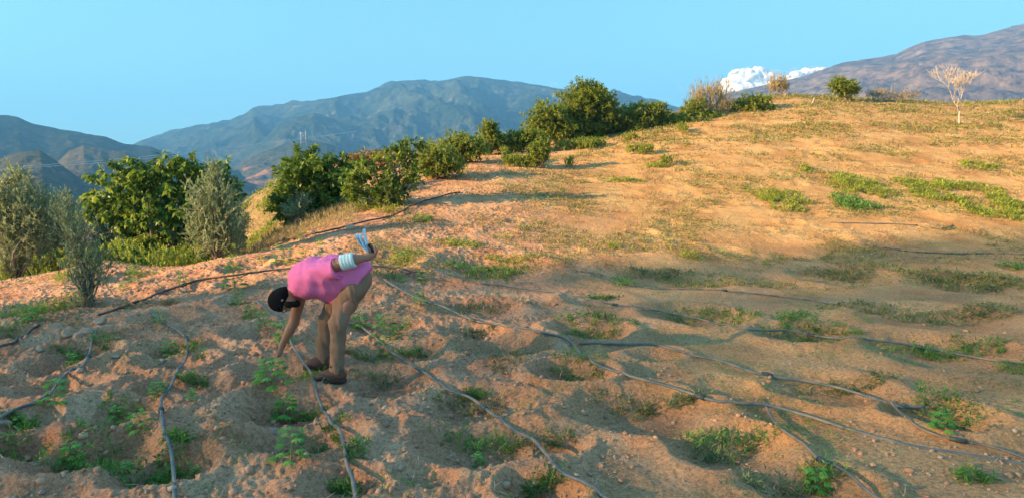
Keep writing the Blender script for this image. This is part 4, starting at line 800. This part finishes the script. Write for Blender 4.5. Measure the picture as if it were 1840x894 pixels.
# ------------------------------------------------------------------ person: surfaces grown from blended limbs
class Field:
    def __init__(s, lo, hi, h):
        s.lo = np.array(lo, float); s.h = h; s.n = np.ceil((np.array(hi)-lo)/h).astype(int)+1
        s.F = np.full(s.n, 9., np.float32)
    def _box(s, lo, hi):
        a = np.clip(np.floor((np.array(lo)-s.lo)/s.h).astype(int), 0, s.n-1); b = np.clip(np.ceil((np.array(hi)-s.lo)/s.h).astype(int)+1, 1, s.n)
        sl = tuple(slice(int(i), int(j)) for i, j in zip(a, b)); ax = [s.lo[k]+s.h*np.arange(a[k], b[k]) for k in range(3)]
        return sl, np.meshgrid(*ax, indexing='ij', sparse=True)
    def _mix(s, sl, d, k, sub=False):
        A = s.F[sl]
        if sub: s.F[sl] = np.maximum(A, -d); return
        if k <= 0: s.F[sl] = np.minimum(A, d); return
        h = np.clip(.5+.5*(A-d)/k, 0, 1); s.F[sl] = A*(1-h)+d*h-k*h*(1-h)
    def cone(s, a, b, ra, rb, k=.02, sub=False):
        a = np.array(a, float); b = np.array(b, float); m = max(ra, rb)+k*2+.03
        sl, (X, Y, Z) = s._box(np.minimum(a, b)-m, np.maximum(a, b)+m); d = b-a; L = d.dot(d)+1e-9
        t = np.clip(((X-a[0])*d[0]+(Y-a[1])*d[1]+(Z-a[2])*d[2])/L, 0, 1)
        D = np.sqrt((X-a[0]-t*d[0])**2+(Y-a[1]-t*d[1])**2+(Z-a[2]-t*d[2])**2)-(ra+(rb-ra)*t); s._mix(sl, D.astype(np.float32), k, sub)
    def ell(s, c, r, k=.03, ax=None, sub=False):
        """ellipsoid; ax = 3 axis rows"""
        c = np.array(c, float); r = np.array(r, float); m = r.max()+k*2+.03; sl, (X, Y, Z) = s._box(c-m, c+m); ax = np.eye(3) if ax is None else np.array(ax, float)
        q = [(X-c[0])*ax[i][0]+(Y-c[1])*ax[i][1]+(Z-c[2])*ax[i][2] for i in range(3)]
        k0 = np.sqrt(sum((q[i]/r[i])**2 for i in range(3))); k1 = np.sqrt(sum((q[i]/r[i]**2)**2 for i in range(3)))+1e-6
        s._mix(sl, (k0*(k0-1)/k1).astype(np.float32), k, sub)
    def coords(s): return np.meshgrid(*[s.lo[k]+s.h*np.arange(s.n[k]) for k in range(3)], indexing='ij', sparse=True)
    def plane(s, p, nrm):                     # keep the side the normal points away from
        X, Y, Z = s.coords(); nrm = unit(np.array(nrm, float)); s.F = np.maximum(s.F, ((X-p[0])*nrm[0]+(Y-p[1])*nrm[1]+(Z-p[2])*nrm[2]).astype(np.float32))
    def mesh(s):
        F = s.F; I = F < 0; n = F.shape; acc = np.zeros(tuple(k-1 for k in n)+(3,), np.float32); cnt = np.zeros(tuple(k-1 for k in n), np.float32)
        sgn = {}
        for ax in range(3):
            a = [slice(None)]*3; b = [slice(None)]*3; a[ax] = slice(0, -1); b[ax] = slice(1, None); ch = I[tuple(a)] != I[tuple(b)]; sgn[ax] = ch
            idx = np.argwhere(ch); fa = F[tuple(a)][ch]; fb = F[tuple(b)][ch]; t = fa/(fa-fb); p = idx.astype(np.float32); p[:, ax] += t
            o1, o2 = [k for k in range(3) if k != ax]
            for d1 in (0, -1):
                for d2 in (0, -1):
                    c = idx.copy(); c[:, o1] += d1; c[:, o2] += d2; ok = (c >= 0).all(1) & (c < np.array(cnt.shape)).all(1); cc = tuple(c[ok].T)
                    np.add.at(acc, cc, p[ok]); np.add.at(cnt, cc, 1)
        on = cnt > 0; vid = np.full(cnt.shape, -1, np.int64); vid[on] = np.arange(on.sum()); V = (acc[on]/cnt[on][:, None])*s.h+s.lo; Q = []
        for ax in range(3):
            idx = np.argwhere(sgn[ax]); o1, o2 = [(1, 2), (2, 0), (0, 1)][ax]; ok = (idx[:, o1] > 0) & (idx[:, o2] > 0) & (idx[:, o1] < n[o1]-1) & (idx[:, o2] < n[o2]-1); idx = idx[ok]
            def at(d1, d2): c = idx.copy(); c[:, o1] += d1; c[:, o2] += d2; return vid[tuple(c.T)]
            q = np.stack([at(-1, -1), at(0, -1), at(0, 0), at(-1, 0)], 1); fl = ~I[tuple(idx.T)]; q[fl] = q[fl][:, ::-1]; Q.append(q)
        return V, np.concatenate(Q)
PY = 5.45; nf = gp(598, 686); ffp = gp(572, 661)
PN = nf.y+.03; PF = ffp.y+.02; PM = (PN+PF)/2                  # planes of the near leg, far leg and middle of the body
def J(px, py, Y): return np.array(pat(px, py, Y))
N_, F_, M_ = PN, PF, PM
YN, YF = M_-.19, M_+.19                                        # shoulders
hipN, kneeN, ankN = J(640, 512, M_-.09), J(608, 580, N_), J(605, 664, N_)
hipF, kneeF, ankF = J(634, 512, M_+.09), J(589, 575, F_-.02), J(580, 645, F_)
pel, wai, che, nek = J(641, 499, M_), J(610, 492, M_), J(567, 494, M_), J(531, 518, M_)
headc = J(508, 537, M_-.02)
shN, elN, wrN = J(560, 492, YN-.0), J(625, 468, YN-.06), J(660, 462, YN+.03)
shF, elF, wrF = J(543, 518, YF-.03), J(528, 578, YF-.03), J(506, 621, YF-.06)
person = empty('person', (float(nf.x), PM, float(gz(nf.x, nf.y))), 'person in pink shirt, brown trousers and black cap bending to touch a crop plant', 'person')
ploc = np.array(person.location)
def pmesh(nm, V, Q, mat, parent=person, smooth=True): return mesh_np(nm, V-ploc, Q, mat, parent, smooth)
M_skin = plain('skin', (.36, .165, .10), .5, .1, 9, .001, 80, .4)
M_shirt = plain('pink_cotton', (.84, .19, .43), .85, .05, 5, .002, 45, .15)
M_trou = plain('khaki_cotton', (.25, .155, .105), .9, .16, 4, .002, 60, .1)
M_cap = plain('black_knit', (.008, .008, .01), .95, .2, 30, .002, 220, .1)
M_beard = plain('black_hair', (.012, .01, .009), .8, .3, 40, .003, 260, .2)
M_shoe = plain('brown_leather', (.13, .05, .032), .55, .2, 14, .001, 90, .4)
M_sole = plain('rubber_sole', (.06, .04, .03), .8, .2, 10)
M_mask = plain('pale_cloth_mask', (.55, .72, .74), .8, .04, 6, .001, 60)
M_paper = plain('paper', (.72, .80, .88), .7, .02, 4)
M_dark = plain('black_plastic', (.015, .015, .018), .35, .1, 4)
h = .005
B = Field(np.array([J(478, 500, 5)[0]-.15, M_-.42, J(600, 700, 5.6)[2]-.05]), np.array([J(690, 500, 5.6)[0]+.12, M_+.45, J(600, 430, 5.2)[2]+.05]), h)
B.cone(pel, wai, .085, .10, .03); B.cone(wai, che, .115, .13, .04); B.cone(che, nek, .12, .06, .04); B.cone(shN+[0, .03, 0], shF, .06, .06, .05)
B.cone(hipN, kneeN, .066, .05, .03); B.cone(kneeN, ankN, .052, .035, .03); B.cone(hipF, kneeF, .066, .05, .03); B.cone(kneeF, ankF, .052, .035, .03)
# head: crown towards the left, face looking down
cr = unit(J(483, 541, M_)-J(531, 524, M_)); fd = unit(np.array([.12, -.05, -1.])-cr*np.dot([.12, -.05, -1.], cr)); ry_ = np.cross(cr, fd)
def hp(u, f, s): return headc+cr*u+fd*f+ry_*s                 # head point: up to crown, to the face, sideways
AX = [cr, fd, ry_]
B.cone(nek, hp(-.06, -.02, 0), .058, .055, .03); B.ell(headc+cr*.015, (.105, .092, .075), .02, AX); B.ell(hp(-.055, .045, 0), (.055, .05, .05), .03, AX)
B.ell(hp(-.1, .068, 0), (.022, .024, .026), .02, AX)          # chin
B.ell(hp(-.012, .098, 0), (.028, .018, .012), .01, AX); B.ell(hp(-.028, .106, 0), (.012, .013, .015), .008, AX)   # nose
for s_ in (-1, 1):
    B.ell(hp(-.01, .005, .078*s_), (.03, .018, .009), .006, AX); B.ell(hp(.012, .089, .03*s_), (.011, .008, .015), .006, AX)
B.ell(hp(-.062, .092, 0), (.008, .01, .024), .006, AX)        # lips
B.cone(shN, elN, .055, .047, .03); B.cone(elN, elN+(wrN-elN)*.35, .048, .044, .02); B.cone(elN+(wrN-elN)*.35, wrN, .044, .029, .02)
B.cone(shF, elF, .06, .046, .03); B.cone(elF, elF+(wrF-elF)*.35, .047, .043, .02); B.cone(elF+(wrF-elF)*.35, wrF, .043, .027, .02)
# reaching hand: palm down, index finger pointing at the plant
pc = J(501, 635, YF-.08); B.cone(wrF, pc, .027, .030, .02); pd_ = unit(pc-wrF); acr = unit(np.cross(pd_, [0, 1., 0])); side_ = np.array([0, 1., 0])
for k, (off, ln, bend, spl) in enumerate([(-.028, .075, -.05, -.10), (-.010, .082, .15, -.02), (.009, .076, .45, .05), (.026, .060, .7, .12)]):
    a = pc+side_*off+pd_*.012; d1 = unit(pd_+side_*spl-acr*bend*.6); b_ = a+d1*ln*.55; d2 = unit(d1-acr*bend*1.3+pd_*.1); c_ = b_+d2*ln*.5
    B.cone(a, b_, .0105, .0095, .008); B.cone(b_, c_, .0093, .0075, .004)
a = pc-side_*.018-acr*.01-pd_*.01; b_ = a+unit(-acr*1.2+pd_*.25-side_*.5)*.045; B.cone(a, b_, .0125, .011, .012); B.cone(b_, b_+unit(-acr*.9+pd_*.8-side_*.1)*.034, .0105, .008, .004)
# hand behind the back: fingers curled up round the papers
pn = J(671, 457, YN+.06); B.cone(wrN, pn, .028, .029, .02); hd = unit(pn-wrN)
for k, (oy, ln) in enumerate([(-.026, .060), (-.009, .070), (.009, .072), (.026, .064)]):
    a = pn+np.array([.010, oy, 0]); b_ = a+unit(np.array([.55, 0, .85]))*ln*.55; c_ = b_+unit(np.array([-.45, 0, .9]))*ln*.5
    B.cone(a, b_, .0105, .0095, .008); B.cone(b_, c_, .0093, .0078, .004)
a = pn+np.array([-.012, -.02, .012]); b_ = a+unit(np.array([-.35, -.4, .9]))*.035; B.cone(a, b_, .0125, .011, .012); B.cone(b_, b_+unit(np.array([.1, .3, 1.]))*.03, .0105, .0085, .004)
V, Q = B.mesh(); pmesh('body', V, Q, M_skin); del B
# shirt
def folds(Fd, amp, dirs):
    X, Y, Z = Fd.coords(); f = 0
    for (a, b, c, ph, am) in dirs: f = f+am*np.sin(X*a+Y*b+Z*c+ph+1.3*np.sin(X*11+Z*17+ph)+.8*np.sin(Y*14-X*9))
    f = f+.0024*(1-np.abs(np.sin(X*7+Z*26+.8*np.sin(Y*9+X*13))))**5-.0022*(1-np.abs(np.sin(X*24-Z*11+Y*5+.9*np.sin(Z*21))))**6
    m = Fd.F < .05; f = np.broadcast_to(f, Fd.F.shape); Fd.F[m] += (amp*f[m]).astype(np.float32)
T = Field(np.minimum(che, nek)-[.17, .42, .40], np.maximum(pel, elN)+[.24, .40, .22], .006)
bk = unit(wai-che)
T.ell(che+[.0, 0, -.012], (.165, .215, .185), .05); T.cone(J(552,502,M_-.06), J(600,497,M_-.05), .165, .17, .05); T.cone(J(552,502,M_+.06), J(600,497,M_+.05), .165, .17, .05)
T.cone(J(600,493,M_-.05), J(640,493,M_-.045), .17, .158, .05); T.cone(J(600,493,M_+.04), J(640,493,M_+.04), .17, .158, .05); T.cone(che, nek, .13, .085, .04)
T.cone(J(585, 515, M_-.03), J(604, 524, M_-.0), .12, .12, .05)   # cloth hanging below the belly
T.cone(shN+[.0, .03, 0], J(604, 483, YN-.04), .088, .092, .045); T.cone(shN+[.02, .04, -.02], J(598, 497, YN+.02), .085, .062, .05)
T.cone(shF+[.01, -.05, .0], shF+[-.01, -.01, -.055], .085, .08, .05)
T.plane(J(605, 479, YN), (0, 0, 0) if False else (1e-9, 0, 0)) if False else None
folds(T, 1, [(20, 6, 34, 0, .003), (9, 4, 55, 1, .002), (46, 3, -20, 2, .0022), (75, 10, 30, .5, .001)])
# openings: sleeve mouths, hem, neck
slN = unit(elN-shN); T.cone(J(607, 477, YN-.045), elN+slN*.2, .054, .06, 0, True); X, Y, Z = T.coords()
cut = ((X-J(606,478,YN)[0])*slN[0]+(Y-J(606,478,YN)[1])*slN[1]+(Z-J(606,478,YN)[2])*slN[2]); near = np.broadcast_to(Y < YN+.03, T.F.shape) & np.broadcast_to(Z > J(606, 495, YN)[2], T.F.shape) & (np.broadcast_to(cut, T.F.shape) > -.02) & np.broadcast_to(X < J(640, 470, YN)[0], T.F.shape) & np.broadcast_to(Y < YN-.06+.045, T.F.shape)
T.F[near] = np.maximum(T.F[near], np.broadcast_to(cut, T.F.shape)[near])
hd_ = unit(J(668, 476, M_)-J(612, 552, M_)); hn = unit(np.array([-hd_[2]*-1, 0, -hd_[0]])); hn = unit(np.array([hd_[2], 0, -hd_[0]]))
T.plane(J(643, 516, M_), hn)                                 # hem runs from the seat down to the belly
T.plane(nek+[-.012, 0, 0.0], unit(J(509, 529, M_)-J(545, 510, M_)))
T.cone(nek-[.0, 0, 0], nek+unit(nek-che)*.1, .062, .065, 0, True); T.cone(shF+[-.012, 0, -.10], elF, .055, .06, 0, True)
V, Q = T.mesh(); sh_o = pmesh('shirt', V, Q, M_shirt); del T
# collar band and sleeve hems
def ring(c, nrm, r1, r2, rt, nm, mat, parent, wob=0):
    nrm = unit(np.array(nrm, float)); u = unit(np.cross(nrm, [0, 1., .2])); w = np.cross(nrm, u); t = np.linspace(0, 2*np.pi, 40, endpoint=False)
    P = np.array(c)+u*np.cos(t)[:, None]*r1+w*np.sin(t)[:, None]*r2; P = np.concatenate([P, P[:1]]); ac = Acc(); tube(P, rt, 6, ac, .5, False); V = np.concatenate(ac.V); return mesh_np(nm, V-ploc, [np.concatenate(f) for f in ac.F.values()], mat, parent, True)
ring(J(605, 482, YN-.045), slN, .092, .092, .006, 'sleeve_hem', M_shirt, sh_o)
ring(nek+[-.004, 0, .004], unit(nek-che), .082, .078, .011, 'collar', M_shirt, sh_o)
# trousers
D = Field(np.minimum(ankN, ankF)-[.14, .22, .08], np.maximum(pel, hipN)+[.24, .38, .20], .006)
D.ell(pel+[.0, 0, -.02], (.125, .165, .125), .04); D.cone(pel+[0, 0, -.02], J(618, 510, M_), .12, .11, .05); D.cone(hipN+[-.02, .01, -.01], J(620, 545, M_-.08), .12, .10, .04); D.cone(J(620, 545, M_-.08), kneeN, .10, .078, .03)
D.cone(kneeN, (kneeN+ankN)/2, .078, .064, .03); D.cone((kneeN+ankN)/2, ankN+[0, 0, -.005], .064, .068, .03)
D.cone(hipF+[-.02, -.01, -.01], J(606, 545, M_+.08), .12, .105, .04); D.cone(J(606, 545, M_+.08), kneeF, .105, .082, .03); D.cone(kneeF, (kneeF+ankF)/2, .082, .07, .03); D.cone((kneeF+ankF)/2, ankF, .07, .07, .03)
folds(D, 1, [(8, 4, 24, 0, .0015), (60, 6, 7, 1.5, .003), (14, 6, 70, 2, .001), (110, 9, 14, .6, .0018)])
for an in (ankN, ankF):
    X, Y, Z = D.coords(); sl = (np.broadcast_to(np.abs(Y-an[1]) < .11, D.F.shape)) & np.broadcast_to(Z < an[2]+.05, D.F.shape); D.F[sl] = np.maximum(D.F[sl], np.broadcast_to((an[2]-.03+.12*(X-an[0]))-Z, D.F.shape)[sl]); D.cone(an-[0, 0, .2], an+[0, 0, .03], .058, .06, 0, True)
V, Q = D.mesh(); pmesh('trousers', V, Q, M_trou); del D
# shoes
def shoe(an, heel, toe, gzv):
    heel = np.array(heel); toe = np.array(toe); dr = unit(np.array([toe[0]-heel[0], toe[1]-heel[1], 0])); L = np.linalg.norm((toe-heel)[:2]); sd_ = np.array([-dr[1], dr[0], 0]); b0 = np.array([heel[0], heel[1], gzv])
    S_ = Field(b0-[.42, .14, .03], b0+[.12, .14, .2], .005)
    def q(f, hh, s=0): return b0+dr*L*f+sd_*s+UPZ*hh
    S_.cone(q(.14, .055), q(.2, .10), .043, .048, .03); S_.cone(q(.14, .045), q(.55, .042), .043, .046, .03); S_.cone(q(.55, .04), q(.86, .034), .047, .036, .03); S_.cone(q(.25, .09), q(.72, .05), .04, .035, .03)
    S_.plane(q(0, .02), (0, 0, -1)); S_.cone(q(.18, .10), q(.16, .2), .036, .045, 0, True); V, Q = S_.mesh(); up = pmesh('shoe', V, Q, M_shoe)
    S2 = Field(b0-[.42, .14, .04], b0+[.12, .14, .08], .005); S2.cone(q(.14, .012), q(.55, .012), .05, .05, .02); S2.cone(q(.55, .012), q(.87, .012), .051, .040, .02); S2.plane(q(0, .024), (0, 0, 1)); S2.plane(q(0, -.012), (0, 0, -1)); V, Q = S2.mesh(); pmesh('sole', V, Q, M_sole, up)
    ac = Acc()
    for k in range(4):
        f = .34+.09*k; hh = .135-.023*k; tube([q(f, hh-.012, -.03), q(f+.01, hh+.002, 0), q(f, hh-.012, .03)], .0028, 5, ac, .5)
    ac.V = [v-ploc for v in ac.V]; ac.build('laces', plain('lace', (.2, .1, .07), .8), up, True)
shoe(ankN, J(621, 682, N_), J(564, 690, N_-.05), float(gz(J(600, 684, N_)[0], N_))+.0)
shoe(ankF, J(596, 661, F_), J(546, 664, F_-.06), float(gz(J(575, 661, F_)[0], F_))+.0)
# cap over the crown and back of the head
Cp = Field(headc-.2, headc+.2, .005); Cp.ell(headc+cr*.018, (.117, .106, .091), .01, AX); Cp.ell(hp(-.035, -.05, 0), (.07, .055, .078), .03, AX)
Cp.plane(hp(-.005, .06, 0), unit(fd*.78-cr*.72)); V, Q = Cp.mesh(); cap_o = pmesh('cap', V, Q, M_cap)
# beard and hair above the ears
Bd = Field(headc-.22, headc+.22, .005); [ (Bd.cone(hp(-.035, .045, .066*q), hp(-.06, .062, .055*q), .014, .024, .012), Bd.cone(hp(-.05, .058, .06*q), hp(-.1, .078, .018*q), .026, .027, .015)) for q in (-1, 1) ]; Bd.ell(hp(-.105, .078, 0), (.03, .03, .034), .02, AX); V, Q = Bd.mesh(); pmesh('beard', V, Q, M_beard)
# glasses
ac = Acc()
for s_ in (-1, 1):
    c = hp(.012, .112, .032*s_); t = np.linspace(0, 2*np.pi, 21); P = c+ry_*(.024*np.cos(t))[:, None]+cr*(.019*np.sin(t))[:, None]; tube(P, .0024, 5, ac, .5, False)
    tube([hp(.014, .112, .055*s_), hp(.012, .08, .082*s_), hp(.005, .0, .084*s_)], .0024, 5, ac, .5)
tube([hp(.014, .114, -.008), hp(.014, .114, .008)], .002, 5, ac, .5); ac.V = [v-ploc for v in ac.V]; ac.build('glasses', M_dark, person, True)
# mask pulled up over the elbow, with pleats
a0 = J(613, 472, YN-.05); a1 = J(637, 466, YN-.045); Mk = Field(np.minimum(a0, a1)-.12, np.maximum(a0, a1)+.12, .004); Mk.cone(a0-(a1-a0)*.3, a1+(a1-a0)*.3, .070, .066, 0); X, Y, Z = Mk.coords(); ad = unit(a1-a0); tcoord = (X-a0[0])*ad[0]+(Y-a0[1])*ad[1]+(Z-a0[2])*ad[2]
Mk.F = (Mk.F+.0022*np.sin(tcoord*230)).astype(np.float32); Mk.plane(a1, ad); Mk.plane(a0, -ad); V, Q = Mk.mesh(); pmesh('face_mask', V, Q, M_mask)
# papers and the little dark case in the hand behind the back
def sheet(a, b, w, bend, th=.0016):
    a = np.array(a); b = np.array(b); n = 10; t = np.linspace(0, 1, n); d = b-a; sdv = np.array([0, 1., 0]); nr = unit(np.cross(d, sdv)); V = []
    for sgn_ in (-1, 1):
        for k in range(n):
            c = a+d*t[k]+nr*(bend*math.sin(t[k]*math.pi)+sgn_*th/2); V += [c-sdv*w/2, c+sdv*w/2]
    Fs = []
    for k in range(n-1): Fs += [(2*k, 2*k+2, 2*k+3, 2*k+1), (2*n+2*k, 2*n+2*k+1, 2*n+2*k+3, 2*n+2*k+2), (2*k, 2*n+2*k, 2*n+2*k+2, 2*k+2), (2*k+1, 2*k+3, 2*n+2*k+3, 2*n+2*k+1)]
    Fs += [(0, 1, 2*n+1, 2*n), (2*n-2, 4*n-2, 4*n-1, 2*n-1)]; return np.array(V), np.array(Fs)
YH = YN+.06; root = J(664, 450, YH); bk_e = empty('papers', root, 'folded white papers held upright in the hand behind the back', 'papers')
for tip, w, bd in ((J(639, 421, YH-.03), .10, .012), (J(646, 420, YH), .12, .008), (J(654, 411, YH+.04), .11, .006)):
    V, Fs = sheet(root+[0, 0, -.02], tip, w, bd); mesh_np('sheet', V-root, Fs, M_paper, bk_e, True)
bm = bmesh.new(); bmesh.ops.create_cube(bm, size=1, matrix=Matrix.Translation(J(667, 445, YH))@Matrix.Rotation(R(-25), 4, 'Y')@Matrix.Diagonal((.022, .075, .085, 1))); bmesh.ops.bevel(bm, geom=bm.edges[:], offset=.006, segments=3, affect='EDGES')
me = bpy.data.meshes.new('phone'); bm.to_mesh(me); bm.free(); me.materials.append(M_dark); tag(link(bpy.data.objects.new('phone', me)), 'small dark case gripped by the fingers behind the papers', 'phone')
